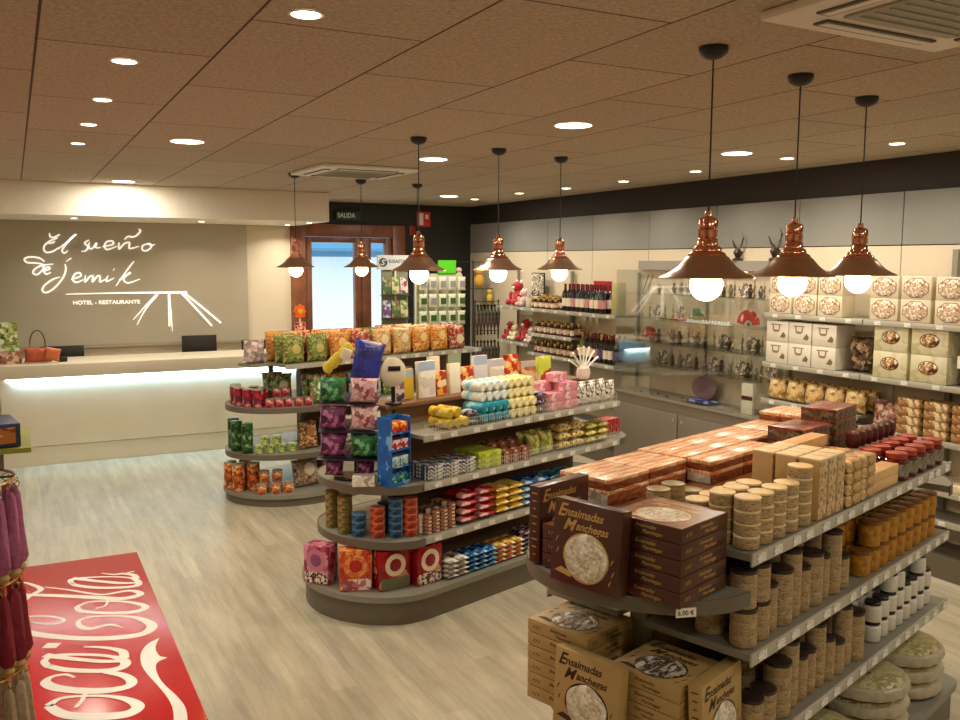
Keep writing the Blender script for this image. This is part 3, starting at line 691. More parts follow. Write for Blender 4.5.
def pastry_box(name, dark, upright):
    """square carton .27 x .27 x .05; upright shows the printed face to -y, flat shows it upwards"""
    S, D = .262, .046
    t = thing(name, 'x', 'pastry box')
    m = CH if dark else TN; ink = M_GOLD if dark else M_INK
    bm = bx(-S/2, S/2, -D/2, D/2, 0, S, bev=.002) if upright else bx(-S/2, S/2, -S/2, S/2, 0, D, bev=.002)
    obj('body', bm, m, t)
    def face(bm_):  # front art, drawn in xy at z=0 centred on the face
        if upright: bmesh.ops.transform(bm_, matrix=Matrix.Translation((0, -D/2-.0002, S/2)) @ Matrix.Rotation(pi/2, 4, 'X'), verts=bm_.verts)
        else: bmesh.ops.transform(bm_, matrix=Matrix.Translation((0, 0, D+.0002)), verts=bm_.verts)
        return bm_
    if dark and not upright: obj('glare_top', bx(-S/2+.003, S/2-.003, -S/2+.003, S/2-.003, D-.0004, D+.00015), mat('carton top lightened as lamp glare', '8A5638', .28, var=.1, vs=14), t)  # warm lamp glare painted in as a lighter brown top
    # window with wrapped pastry
    b1 = newbm(); pts = [(.004+.088*cos(a)*(1 if sin(a) > -.2 else .96), -.038+.078*sin(a)) for a in [2*pi*i/36 for i in range(36)]]
    prism(b1, pts, 0, .0008); wdw = obj('window_border', face(b1), ink if dark else mat('dark window border', '241509', .4), t)
    zs = 1 if upright else .12; b2 = newbm(); lathe(b2, [(.082, .0009), (.08, .001+.002*zs), (.055, .001+.006*zs), (.05, .001+.0045*zs), (.03, .001+.008*zs), (.012, .001+.007*zs)], 32, c=(.004, -.038, 0), sx=1, sy=.9, fn=lambda a, z: 1+.03*sin(5*a+z*400))
    obj('wrapped_pastry', face(b2), M_PAS if dark or upright else M_PASD, wdw)
    b3 = newbm()
    wheat(b3, -.118, -.01, .018, 1); wheat(b3, -.112, -.045, .018, 1); wheat(b3, .098, -.04, .018, 1); wheat(b3, .104, -.075, .018, 1); wheat(b3, .095, -.105, .018, 1)
    prism(b3, [(-.115, -.098), (-.05, -.108), (-.04, -.094), (-.09, -.082)], 0, .0006)
    obj('wheat_pattern', face(b3), ink, t)
    if upright:
        rot = (pi/2, 0, 0); f = lambda x, y: (x, -D/2-.0003, S/2+y)
    else:
        rot = (0, 0, 0); f = lambda x, y: (x, y, D+.0003)
    text('E', .058, ink, t, f(-.118, .078), rot, 'lettering', .35, .0004, bold=.0012); text('nsaimadas', .038, ink, t, f(-.088, .082), rot, 'lettering', .3, .0004, sx=.95, bold=.0006)
    text('M', .052, ink, t, f(-.092, .038), rot, 'lettering', .45, .0004, bold=.0012); text('anchegas', .036, ink, t, f(-.042, .044), rot, 'lettering', .3, .0004, sx=.95, bold=.0006)
    # printed edges
    for k in range(4):
        b4 = newbm(); wheat(b4, -.1, -.012, .015, 3)
        q = bpy.data.objects.new('edge_pattern', me(b4, ink, None)) if False else None
    if not upright:
        for a in (0, pi/2, pi, -pi/2):
            b4 = newbm(); wheat(b4, -.105, -.009, .013, 3)
            bmesh.ops.transform(b4, matrix=Matrix.Rotation(a, 4, 'Z') @ Matrix.Translation((0, -S/2-.0002, D/2)) @ Matrix.Rotation(pi/2, 4, 'X'), verts=b4.verts)
            e = obj('edge_pattern', b4, ink, t)
            tx = text('Ensaimadas', .016, ink, e, (0, 0, 0), (0, 0, 0), 'lettering', .3, .0003)
            tx2 = text('Manchegas', .016, ink, e, (0, 0, 0), (0, 0, 0), 'lettering', .3, .0003)
            tx.location = Matrix.Rotation(a, 4, 'Z') @ Vector((-.03, -S/2-.0004, D/2+.003)); tx.rotation_euler = (pi/2, 0, a)
            tx2.location = Matrix.Rotation(a, 4, 'Z') @ Vector((-.005, -S/2-.0004, D/2-.014)); tx2.rotation_euler = (pi/2, 0, a)
    else:
        b4 = newbm()
        for k in range(9): box(b4, .0006, .012+.006*(k % 3), .004, (-S/2-.0005, 0, .03+k*.026))
        obj('edge_pattern', b4, ink, t)
    return t
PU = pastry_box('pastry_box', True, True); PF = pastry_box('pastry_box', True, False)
QU = pastry_box('pastry_box', False, True); QF = pastry_box('pastry_box', False, False)
gb, gt = 'brown pastry boxes on the front island end', 'tan pastry boxes on the front island end'
FN = -pi/2  # turned to face the island's near end
put(PU, G(2.145, 1.645, 1.0985), (radians(-5), 0, GA+FN), 'upright dark brown pastry box with window, foremost on rounded shelf', gb)
put(PU, G(2.335, 1.915, 1.0965), (0, 0, GA), 'upright dark brown pastry box standing behind the foremost one', gb)
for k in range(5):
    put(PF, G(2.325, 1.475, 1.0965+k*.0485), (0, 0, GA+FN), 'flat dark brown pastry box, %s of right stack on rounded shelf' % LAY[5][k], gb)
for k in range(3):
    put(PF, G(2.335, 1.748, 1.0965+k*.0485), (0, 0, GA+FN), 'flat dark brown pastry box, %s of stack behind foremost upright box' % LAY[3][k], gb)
z5 = .572
put(QU, G(2.222, 1.69, z5), (radians(-3), 0, GA+FN), 'upright tan pastry box with window, left one below rounded shelf', gt)
put(QU, G(2.42, 1.335, z5), (radians(-3), 0, GA+.05), 'upright tan pastry box with window, turned toward the cork jars', gt)
for k in range(6):
    put(QF, G(2.403, 1.868, z5+k*.0485), (0, 0, GA+FN), 'flat tan pastry box, %s of left stack below rounded shelf' % LAY[6][k], gt)
for k in range(5):
    put(QF, G(2.40, 1.515, z5+k*.0485), (0, 0, GA+FN), 'flat tan pastry box, %s of right stack below rounded shelf' % LAY[5][k], gt)
# ---------- orange wooden-look boxes on the rear half of the top shelf ----------
ORT = prt('orange box top with pale photo print', ['DCA478', 'EBC49C', 'CF9064', 'F0D4AE', 'E0A878', 'C98458', 'F4E2CA', 'F0DCC0'], 60, .3, stretch=(.35, 2.2, 1))
ORB = prt('red brown box side', ['8A4A2C', '96542F', '7A3E24', 'A8683E'], 40, .3, stretch=(1, 1, 3))
WLAB = prt('white label with faint figure', ['D9D6CC', 'E2DFD6', 'D0CCC0', 'B8B4A8', 'DDDAD0'], 42, .5)
def carton(name, w, d, h, side, top):
    t = thing(name, 'x', 'box')
    obj('body', bx(-w/2, w/2, -d/2, d/2, 0, h-.003, bev=.001), side, t)
    obj('printed_lid', bx(-w/2-.001, w/2+.001, -d/2-.001, d/2+.001, h-.014, h, bev=.001), top, t)
    return t
OC = carton('cookie_carton', .245, .108, .04, ORB, ORT)
def labelled(w, d, h, nm):
    t = carton(nm, w, d, h, ORB, ORT)
    obj('white_label', bx(-w/2-.0022, -w/2-.0012, -d/2+.004, d/2-.004, .002, h-.014), WLAB, t)
    return t
OT = labelled(.245, .108, .092, 'cookie_carton')
go = 'orange topped cookie cartons on the front island'
names3 = ['nearest', 'second', 'third', 'fourth', 'fifth', 'sixth']
ux = 2.60; i = 0
stacks = [(2.625, 1.885, 2, 0), (2.88, 1.885, 2, 0), (3.145, 1.905, 2, 1), (3.395, 1.905, 2, 1), (3.645, 1.90, 2, 1), (3.905, 1.90, 2, 1), (4.165, 1.90, 2, 1)]
for si, (u, v, n, hi) in enumerate(stacks):
    for j in range(2):
        vv = v+(.112*j)-.0
        side = 'cork tin side' if j == 0 else 'far side'
        put(OT, G(u, vv, 1.208), GA, 'tall orange carton with white label, %s of seven rows, %s' % (ORD[si], side), go)
        put(OC, G(u, vv, 1.3005), GA, 'flat orange carton on tall one, %s of seven rows, %s' % (ORD[si], side), go)
        if si == 6:
            put(OC, G(u, vv, 1.341), GA+.03, 'topmost orange carton at the far end, %s' % side, go)
OT3 = labelled(.245, .108, .0475, 'cookie_carton')
for si, (u, v, n, hi) in enumerate(stacks[2:4]):
    put(OT3, G(u, v-.122, 1.2525), GA, 'orange carton with white label on the middle board, %s along' % ORD[si], go)
    put(OC, G(u, v-.122, 1.3005), GA, 'flat orange carton topping the middle board ones, %s along' % ORD[si], go)
DKT = prt('dark red box top', ['8A4A3A', '7A3A2A', 'A86A50', '5A2A20'], 30, .3)
DKS = prt('grey brown patterned side', ['5A4A3E', '7A6A58', '3E322A', '8C7C68'], 60, .4)
DC = carton('gift_carton', .25, .16, .05, DKS, DKT)
for k in range(4): put(DC, G(4.01, 1.705, 1.253+k*.0505), GA+.05, 'dark red topped carton, %s of the stack beyond the orange ones' % LAY[4][k], 'dark red topped cartons')
for k in range(3): put(DC, G(3.71, 1.705, 1.253+k*.0505), GA-.03, 'dark red topped carton, %s of the lower stack beyond the orange ones' % LAY[3][k], 'dark red topped cartons')
# ---------- cork-look tins on the top shelf ----------
CK = prt('cork print with dark letters', ['B0946A', 'BCA078', 'A58A60', 'C4AA80', 'B59A70', '806648'], 130, .6, stretch=(1, 1, 3.2))
CKL = mat('pale birch lid', 'EBD5A0', .4, var=.1, vs=60); CKD = mat('dark olive lid', '8A7A42', .35, var=.2, vs=50)
CT = k_tin('cork_tin', 'tin', .041, .0405, CK, CKL)
CT2 = k_tin('cork_tin', 'tin', .041, .0405, CK, CKD)
gc = 'stacked cork look tins'
grid(CT, G, (2.555, 1.332, 1.208), (4, 3, 4), (.088, .089, .041), 'cork tin', 'front island top', gc, GA, jit=.002, jr=3, hts=[[4, 4, 4, 4], [4, 4, 4, 3], [3, 3, 3, 3]])
for i_, (u_, v_) in enumerate(((2.56, 1.665), (2.66, 1.67), (2.77, 1.665))):
    for k_ in range(2 if i_ < 2 else 1): put(CT2, G(u_, v_, 1.253+k_*.041), GA, 'olive lidded cork tin on the middle board, %s along, %s' % (ORD[i_], ['lower', 'upper'][k_]), 'olive lidded tins')
grid(CT, G, (2.92, 1.332, 1.208), (1, 1, 5), (.088, .1, .041), 'cork tin in tower before cream boxes', 'front island', gc, GA)
# tall slim cream boxes with printed side
CRM = mat('cream box lid', 'EBDDB8', .45, var=.04, vs=30); CRS = prt('cream box with photo print', ['C9AE82', 'B89A70', 'D8C29A', '8A6A48', 'C2A67A'], 90, .5)
KB = mat('kraft box face', 'C9A571', .5, var=.06, vs=20)
TB = thing('slim_box', 'x', 'box')
obj('body', bx(-.032, .032, -.038, .038, 0, .215, bev=.001), KB, TB); obj('printed_side', bx(-.030, .030, -.0392, -.0382, .003, .205), CRS, TB)
obj('cap', bx(-.033, .033, -.039, .039, .209, .217, bev=.001), CRM, TB)
grid(TB, G, (3.02, 1.33, 1.208), (3, 3, 1), (.072, .088, .1), 'slim upright cream box', 'amid front island top', 'slim upright cream boxes', GA, jit=.002, jr=.03)
SP = k_box('biscuit_packet', 'packet', .13, .09, .042, prt('kraft packet print', ['C2A06A', 'A8834E', 'D4B884', '7E5E36', 'B8945C'], 50, .4), .01)
grid(SP, G, (3.285, 1.33, 1.208), (2, 3, 4), (.135, .095, .0425), 'kraft biscuit packet', 'front island top', 'kraft biscuit packets', GA, jit=.001, jr=.02)
LB = k_box('long_box', 'box', .26, .07, .04, mat('pale wooden box', 'D9B07A', .45, var=.08, vs=15), .002)
put(LB, G(3.36, 1.52, 1.3795), GA, 'long pale box lying across the kraft packets', None)
grid(LB, G, (3.63, 1.335, 1.208), (1, 3, 2), (.27, .09, .0405), 'pale flat box', 'before the red jars', 'pale flat boxes', GA)
# red jars with fabric caps
RJ = k_jar('preserve_jar', 'jar', .05, .112, mat('dark red preserve glass', '5E0F0C', .12, coat=.5), mat('copper red lid', 'A8402E', .35, metal=.3), prt('grey paper label', ['7A7468', '948E80', '5A554A'], 60), .022)
grid(RJ, G, (3.83, 1.335, 1.208), (5, 2, 1), (.106, .107, .1), 'dark red preserve jar', 'front island top far end', 'dark red preserve jars', GA, jit=.001)
FB = k_bag('salami_bag', 'sausage', .06, .17, .05, mat('dark chocolate wrap', '4A1F18', .3, var=.2, vs=40, bump=.3, bs=60), 3)
WR = mat('cream paper sleeve', 'DCCFAE', .5)
SB = thing('wrapped_sausage', 'x', 'sausage')
bm = newbm(); lathe(bm, [(.02, 0), (.026, .006), (.026, .09), (.025, .095)], 14); obj('paper_sleeve', bm, WR, SB)
bm = newbm(); lathe(bm, [(.025, .096), (.031, .115), (.033, .135), (.028, .158), (.012, .17)], 14, fn=lambda a, z: 1+.06*sin(7*a)); obj('top', bm, mat('dark red casing', '4A1A16', .35, var=.2, vs=40), SB)
grid(SB, G, (3.87, 1.535, 1.208), (7, 1, 1), (.068, .07, .1), 'dark topped sausage in cream sleeve', 'behind the red jars', 'dark topped sausages', GA, jit=.002)
for x_ in FB.children: bpy.data.objects.remove(x_)
bpy.data.objects.remove(FB)
# ---------- second and third shelves ----------
CJB = prt('cork jar print', ['A38A62', 'AE956C', '98805A', 'B39B74', 'A38A62', '7A6444'], 130, .6, stretch=(1, 1, 3.5)); CJL = mat('dark jar lid', '2E2018', .4)
J1 = k_tin('cork_jar', 'jar', .043, .125, CJB, CJL, .012, 3); J2 = k_tin('cork_jar', 'jar', .047, .19, CJB, CJL, .012, 4); J3 = k_tin('cork_jar', 'jar', .033, .16, CJB, CJL, .012, 3); J4 = k_tin('cork_jar', 'jar', .036, .235, CJB, CJL, .012, 5)
gj = 'cork jars with dark lids'
def line(items, v, z, u, where, group, gap=.004, jv=.006, desc='cork jar'):
    c = {}
    for i, (root, r, dn) in enumerate(items):
        u += r; 
        put(root, G(u, v+random.uniform(-jv, jv), z), GA+random.uniform(-1, 1), '%s %s, %s along from near end, %s' % (dn, desc, ORD[i], where), group)
        u += r+gap
    return u
w2, w3 = 'shelf below cork tins', 'third shelf of front island'
line([(J1, .043, 'short'), (J1, .043, 'short'), (J3, .033, 'thin'), (J2, .047, 'wide tall'), (J4, .036, 'tallest'), (J3, .033, 'thin'), (J2, .047, 'wide tall'), (J3, .033, 'thin'), (J4, .036, 'tallest'), (J1, .043, 'short')], 1.335, .888, 2.51, w2, gj)
for i in range(2): put(J1, G(2.553+i*.09, 1.335, 1.0135), GA, 'short cork jar set on another, %s from near end' % ORD[i], gj)
line([(J2, .047, 'wide tall')]*5+[(J4, .036, 'tall')]*4, 1.46, .888, 2.53, 'back row under cork tins', gj, .01)
line([(J1, .043, 'short'), (J1, .043, 'short'), (J2, .047, 'wide tall'), (J4, .036, 'tallest'), (J3, .033, 'thin'), (J3, .033, 'thin'), (J4, .036, 'tallest'), (J3, .033, 'thin'), (J1, .043, 'short'), (J4, .036, 'tallest'), (J2, .047, 'wide tall')], 1.325, .568, 2.57, w3, gj)
line([(J2, .047, 'wide tall')]*6+[(J4, .036, 'tall')]*5, 1.46, .568, 2.56, 'third shelf back row', gj, .01)
OJ = k_tin('honey_jar', 'jar', .041, .098, prt('amber honey jar', ['B07A1E', 'A56E18', 'C08C2C', 'B07A1E', '8A5A14'], 60, .3), mat('dark amber lid', '6E4416', .35), .014)
grid(OJ, G, (3.475, 1.33, .888), (9, 2, 2), (.092, .1, .099), 'amber honey jar', 'front island shelf two', 'amber honey jars', GA, jit=.002, hts=[[1, 2, 2, 2, 2, 2, 2, 2, 2], [2]*9])
WJ = k_jar('cream_jar', 'jar', .037, .082, mat('white ceramic jar', 'D8D4C8', .3), M_BLACK, None, .014)
for c_ in WJ.children:
    if c_.name.startswith('lid'): pass
grid(WJ, G, (3.64, 1.33, .568), (8, 2, 3), (.083, .09, .083), 'white jar with black lid', 'front island shelf three', 'white jars with black lids', GA, jit=.002, hts=[[2, 2, 3, 3, 2, 2, 3, 2], [2]*8])
# wrapped round cheeses on the base
WC = thing('wrapped_cheese', 'x', 'cheese')
bm = newbm(); lathe(bm, [(.15, 0), (.186, .012), (.194, .035), (.19, .055), (.172, .062)], 36, fn=lambda a, z: 1+.02*sin(17*a+z*60)); obj('rind', bm, mat('wrinkled pale wrap', 'B8AE96', .3, var=.15, vs=25, bump=.5, bs=30), WC)
bm = newbm(); lathe(bm, [(.175, .0622), (.17, .066), (.09, .070), (.02, .071)], 36, fn=lambda a, z: 1+.012*sin(9*a)); obj('top_label', bm, prt('faded green and brown label', ['B3A878', 'C4B98C', 'A0955E', 'C9C09A', '8A6A48'], 9, .3, bump=.3, noise=True), WC)
for k in range(2): put(WC, G(3.26, 1.40, .178+k*.073), (0, 0, GA+k), 'wrapped round cheese, %s of the nearest stack on base shelf' % LAY[2][k], 'wrapped round cheeses')
for k in range(3): put(WC, G(3.72, 1.395, .178+k*.073), (0, 0, GA+k), 'wrapped round cheese, %s of the middle stack on base shelf' % LAY[3][k], 'wrapped round cheeses')
for k in range(3): put(WC, G(4.16, 1.40, .178+k*.073), (0, 0, GA+k), 'wrapped round cheese, %s of the last stack on base shelf' % LAY[3][k], 'wrapped round cheeses')
# ================= middle island products =================
# wire fences along the upper two shelves
def fence(u0, u1, v, z, h, label):
    bm = newbm(); n = int((u1-u0)/.022)
    for i in range(n+1):
        x = u0+(u1-u0)*i/n; bx(x-.0013, x+.0013, -.001, .001, 0, h, bm)
    for zz in (.0, h*.5, h): bx(u0, u1, -.0012, .0012, zz, zz+.0022, bm)
    f = obj('wire_fence', bm, mat('thin zinc wire', 'CFCBBB', .35, metal=.3), None, None, G(0, v, z), (0, 0, GA)); tag(f, label, 'shelf fence')
fence(3.46, 5.36, 3.868, 1.088, .055, 'wire fence along the front of the middle island top shelf')
fence(3.46, 5.36, 3.862, .80, .055, 'wire fence along the front of the middle island second shelf')
Z1, Z2, Z3, Z4 = 1.086, .798, .475, .178
M1 = 'middle island top shelf'
YEL = prt('yellow roll wrap', ['E6C93A', 'DDB92A', 'F0DC6A', 'E6C93A', 'B8901C'], 30, .3); CYN = prt('turquoise roll wrap', ['2F9FB5', '3FB0C6', '1F8298', '9FD8E2'], 26, .3)
WHC = prt('white and turquoise wrap', ['EDEBE0', 'E2E4DC', 'F4F2EA', '8CC8D2'], 30, .35); CRY = prt('cream yellow wrap', ['EFE3A8', 'E6D688', 'F6EEC4', 'D9BE4A'], 30, .35)
DKW = prt('dark purple sweet wrap', ['3A2040', '5A3A60', '24203A', '7A7A90', 'C8C0C8'], 40, .25)
def k_roll(r, l, m, cap_m, name='biscuit_roll', cat='roll'):
    """roll pack lying along y"""
    t = thing(name, 'x', cat)
    bm = newbm(); lathe(bm, [(r*.9, 0), (r, .004), (r, l-.004), (r*.9, l)], 16)
    bmesh.ops.transform(bm, matrix=Matrix.Translation((0, -l/2, r)) @ Matrix.Rotation(-pi/2, 4, 'X'), verts=bm.verts); obj('body', bm, m, t)
    bm = newbm(); lathe(bm, [(r*.8, 0), (r*.78, .002)], 16)
    bmesh.ops.transform(bm, matrix=Matrix.Translation((0, -l/2-.0005, r)) @ Matrix.Rotation(pi/2, 4, 'X'), verts=bm.verts); obj('end_seal', bm, cap_m, t)
    return t
RY = k_roll(.032, .17, YEL, mat('olive seal', 'C2A82A', .4)); RC = k_roll(.032, .17, CYN, CYN); RW = k_roll(.032, .17, CRY, CRY); RWC = k_roll(.032, .17, WHC, WHC)
gr = 'biscuit rolls on the middle island'
grid(RY, G, (3.695, 3.98, Z1), (3, 1, 2), (.0665, .1, .0645), 'yellow biscuit roll', M1, gr, GA, hts=[[2, 2, 1]])
for k, (kk, nm) in enumerate(((RC, 'turquoise'), (RW, 'cream yellow'))):
    grid(kk, G, (3.99+k*.27, 3.975, Z1), (4, 1, 2), (.0665, .1, .0645), nm+' biscuit roll', M1, gr, GA)
    grid(RWC if k == 0 else RW, G, (4.0+k*.265, 4.0, Z1+.131), (4, 1, 2), (.0665, .1, .0645), ('white and turquoise' if k == 0 else 'pale yellow')+' roll', 'topping others', gr, GA)
SW = k_bag('sweet_packet', 'packet', .08, .12, .045, DKW, 5, lie=True)
grid(SW, G, (3.912, 3.955, Z1), (1, 2, 2), (.1, .14, .05), 'dark mixed sweet packet', 'beside yellow rolls', 'dark sweet packets', GA, jr=.1)
grid(SW, G, (4.575, 3.965, Z1), (1, 2, 3), (.095, .14, .048), 'dark purple sweet packet', 'left of pink boxes', 'dark sweet packets', GA, jr=.1)
PK = prt('pink box with white lettering', ['D98A9A', 'E09CA8', 'C97A8C', 'F0D0D2', 'D98A9A'], 40, .4)
PB = k_box('pink_box', 'box', .15, .10, .06, PK, .002)
grid(PB, G, (4.70, 3.95, Z1), (2, 2, 3), (.155, .105, .0615), 'pink sweet box', M1, 'pink sweet boxes', GA, hts=[[2, 3], [3, 3]])
put(PB, G(4.82, 4.0, Z1+3*.0615), GA+.3, 'pink sweet box lying skew on the very top', 'pink sweet boxes')
BWP = prt('white packet with black print', ['E8E2D4', 'DDD6C6', 'F2EEE4', '5A4E44', 'E8E2D4', 'B8AE9E'], 55, .3)
BW = k_bag('sugared_almond_bag', 'bag', .11, .15, .06, BWP, 8)
grid(BW, G, (5.0, 3.93, Z1), (4, 2, 1), (.113, .09, .1), 'white printed sweets bag', 'middle island right end', 'white printed sweets bags', GA, jr=.02)
# white fan-like whisk of spoons (hand-shaped lolly stand)
t = thing('spoon_display', 'round pale holder with white spoons fanned out above printed bags', 'display', G(5.28, 4.12, 1.2295), GA)
bm = newbm(); lathe(bm, [(.04, 0), (.06, .01), (.07, .05), (.06, .085), (.02, .1)], 20, sy=.6); obj('holder', bm, mat('pale pink plastic', 'DCC6BC', .4), t)
for i in range(7):
    a = radians(-60+20*i); bm = newbm()
    tube(bm, [(0, 0, .06), (sin(a)*.12, .0, .06+cos(a)*.12), (sin(a)*.2, 0, .06+cos(a)*.19)], [.006, .006, .009], 8); obj('spoon', bm, mat('white plastic spoon', 'F0EBDD', .35), t)
# cards, books and boxes on the top board
CARD = prt('white card with faint drawing', ['F0EDE2', 'EAE6DA', 'F4F1E8', 'D8D4C8'], 18, .5); BLU = mat('pale blue card band', 'A9BFD6', .5)
RDF = prt('red and yellow fruit print', ['B0281E', 'D9602A', '8A1A18', 'E8B04A', 'C23A28', 'F0D8A0'], 22, .35)
def panel_(name, w, h, m, band=None, d=.03, lean=0, cat='card'):
    t = thing(name, 'x', cat)
    obj('body', bx(-w/2, w/2, -d/2, d/2, 0, h, bev=.001), m, t)
    if band: obj('coloured_band', bx(-w/2+.002, w/2-.002, -d/2-.0012, -d/2-.0002, h*.74, h-.002), band, t)
    return t
bz = 1.2295
items = [(3.60, 4.27, .08, .15, prt('pink blue game print', ['8A5A6A', '5A4E70', 'C9B0B0', '3A3048', 'D8C8C8'], 30), None, 'small dark pink printed box at the left end of top board'),
 (3.69, 4.30, .11, .19, mat('yellow folder', 'E0BE30', .45), BLU, 'yellow framed card with dark bottle picture on top board'),
 (3.825, 4.26, .145, .235, CARD, BLU, 'large white card with pale blue upper band'),
 (3.955, 4.27, .10, .16, RDF, None, 'red and orange fruit picture pack right of the large white card'),
 (3.965, 4.335, .09, .25, mat('cream paper bag', 'DCD2BC', .6), None, 'cream paper pack rising behind the fruit picture pack'),
 (4.085, 4.27, .095, .20, mat('ivory card', 'EFEAD6', .5), None, 'ivory upright card left of second fruit pack'),
 (4.205, 4.27, .10, .17, RDF, None, 'second red fruit picture pack, between ivory and lilac cards'),
 (4.33, 4.27, .13, .235, mat('pale lilac card', 'D9D6E0', .5), BLU, 'pale lilac card with blue top band'),
 (4.49, 4.27, .14, .20, CARD, mat('grey lilac band', 'C4C0CC', .5), 'white card right of the lilac card'),
 (4.65, 4.27, .13, .22, RDF, None, 'dark red fruit pack before the orange brown box'),
 (4.82, 4.27, .16, .16, prt('orange brown box print', ['B87A50', 'C98C60', 'A0603A', 'E0B890'], 25), mat('grey paper band', 'B8B4B0', .5), 'orange brown box on the top board behind pink boxes'),
 (5.0, 4.27, .14, .18, prt('lime and white box print', ['D6D83A', 'E6E67A', 'EDEBD8', 'B5352A', 'C2D04A'], 14), None, 'lime and white pack on the top board right half')]
for (u, v, w_, h_, m_, bd, lb) in items:
    q = panel_('display_card', w_, h_, m_, bd); put(q, G(u, v, bz), (radians(-3), 0, GA), lb, None)
# second shelf
M2 = 'middle island second shelf'
BAR = k_box('chocolate_bar_pack', 'packet', .13, .10, .022, prt('blue white bar wrap', ['2A3A5E', '4A5E88', 'D8D4C8', '1E2A44', 'B0AEB0', 'E4E0D4'], 45, .3), .003)
grid(BAR, G, (3.57, 3.93, Z2), (3, 2, 4), (.135, .105, .0225), 'blue and white bar pack', 'shelf two', 'blue and white bar packs', GA, jr=.01)
LIM = k_box('lime_packet', 'packet', .10, .11, .035, prt('lime green wrap', ['B5C832', 'C6D64A', 'A0B428', 'D8E070'], 40, .3), .003)
grid(LIM, G, (3.98, 3.935, Z2), (2, 2, 3), (.104, .115, .0355), 'lime green packet', 'shelf two', 'lime green packets', GA, jr=.03)
BRB = k_box('wafer_pack', 'packet', .085, .11, .03, prt('brown pink wafer wrap', ['7A3A2A', 'C08A70', '5A2418', 'D8B49A', '94503C'], 45, .3), .003)
grid(BRB, G, (4.195, 3.935, Z2), (3, 2, 4), (.088, .115, .0305), 'brown wafer pack', 'shelf two', 'brown wafer packs', GA, jr=.04, hts=[[3, 3, 3], [4, 4, 4]])
PGR = k_bag('candy_bag', 'bag', .13, .15, .06, prt('pale green candy bag', ['C2C46A', 'D8D68A', 'A8AA4A', 'E8E4B0', '8A8C40'], 40, .25, bump=.3), 12)
grid(PGR, G, (4.51, 3.93, Z2), (2, 2, 1), (.135, .09, .1), 'pale green candy bag', 'shelf two', 'pale green candy bags', GA, jr=.02, rot=(radians(-8), 0))
YLB = k_bag('candy_bag', 'bag', .14, .12, .06, prt('yellow pretzel bag', ['D9C070', 'E8D490', 'B08A3A', 'C8A85A', '7A5A2A', 'F0E4B8'], 45, .25, bump=.3), 14, lie=True)
grid(YLB, G, (4.80, 3.95, Z2), (2, 1, 3), (.15, .1, .0605), 'yellow pretzel bag', 'shelf two', 'yellow pretzel bags', GA, jr=.02)
GRB = k_bag('candy_bag', 'bag', .13, .13, .05, prt('gold green bag', ['B8B050', 'C8C468', '98903A', 'D8D088'], 50, .25, bump=.3), 15, lie=True)
grid(GRB, G, (5.10, 3.95, Z2), (2, 1, 3), (.14, .1, .0505), 'gold green bag', 'shelf two', 'gold green bags', GA, jr=.02)
RDP = k_box('red_packet', 'packet', .045, .12, .11, prt('red and white striped wrap', ['A8242A', 'D8B0A8', '8A1820', 'C84A48'], 40, .3, stretch=(3, 1, .3)), .003)
grid(RDP, G, (5.45, 4.08, Z2), (4, 1, 1), (.05, .1, .1), 'red striped packet', 'right rounded shelf', 'red striped packets', GA, jr=.05)
# third shelf
M3 = 'middle island third shelf'
CKB = k_box('cookie_bar', 'packet', .06, .16, .022, prt('brown and cream cookie wrap', ['6A4230', 'D8C8A8', '4A2A1C', 'EDE2CC', '8A5A40', 'B08A68'], 40, .3), .004)
grid(CKB, G, (3.50, 3.96, Z3), (4, 1, 7), (.065, .1, .0225), 'brown and cream cookie bar', 'third shelf', 'brown and cream cookie bars', GA, jr=.03, hts=[[5, 6, 6, 7]])
REB = k_bag('biscuit_bag', 'bag', .15, .19, .05, prt('glossy red bag', ['A8161E', 'B8202A', '8A1018', 'D8A0A0', 'A8161E'], 22, .15, bump=.3), 20, lie=True)
grid(REB, G, (3.84, 3.96, Z3), (2, 1, 4), (.16, .1, .0505), 'glossy red biscuit bag', 'third shelf', 'glossy red biscuit bags', GA, jr=.02)
YEB = k_bag('biscuit_bag', 'bag', .13, .18, .045, prt('yellow biscuit bag', ['E0B830', 'EACB52', 'C8981E', 'F0E0A0'], 26, .25, bump=.3), 21, lie=True)
grid(YEB, G, (4.15, 3.96, Z3), (2, 1, 4), (.136, .1, .0455), 'yellow biscuit bag', 'third shelf', 'yellow biscuit bags', GA, jr=.015)
BLB = k_bag('biscuit_bag', 'bag', .125, .17, .045, prt('blue biscuit bag', ['2458A0', '3A70B8', '183A70', 'A8C4DC', '2458A0'], 26, .22, bump=.3), 22, lie=True)
grid(BLB, G, (4.42, 3.95, Z3), (2, 1, 4), (.132, .1, .0455), 'blue biscuit bag', 'third shelf', 'blue biscuit bags', GA, jr=.015)
TLB = k_bag('biscuit_bag', 'bag', .15, .19, .06, prt('dark teal bag', ['1A4A60', '2A6478', '12303E', '6AA0B0'], 26, .2, bump=.3), 23, lie=True)
grid(TLB, G, (4.70, 3.96, Z3), (2, 1, 3), (.162, .1, .0605), 'dark teal bag', 'third shelf', 'dark teal bags', GA, jr=.02)
PUB = k_box('dark_violet_pack', 'packet', .15, .16, .06, prt('dark violet print', ['3A2A50', '4A3A68', '281C3A', '8A88B0'], 30, .3), .004)
grid(PUB, G, (5.03, 3.96, Z3), (2, 1, 2), (.155, .1, .0615), 'dark violet pack', 'third shelf', 'dark violet packs', GA)
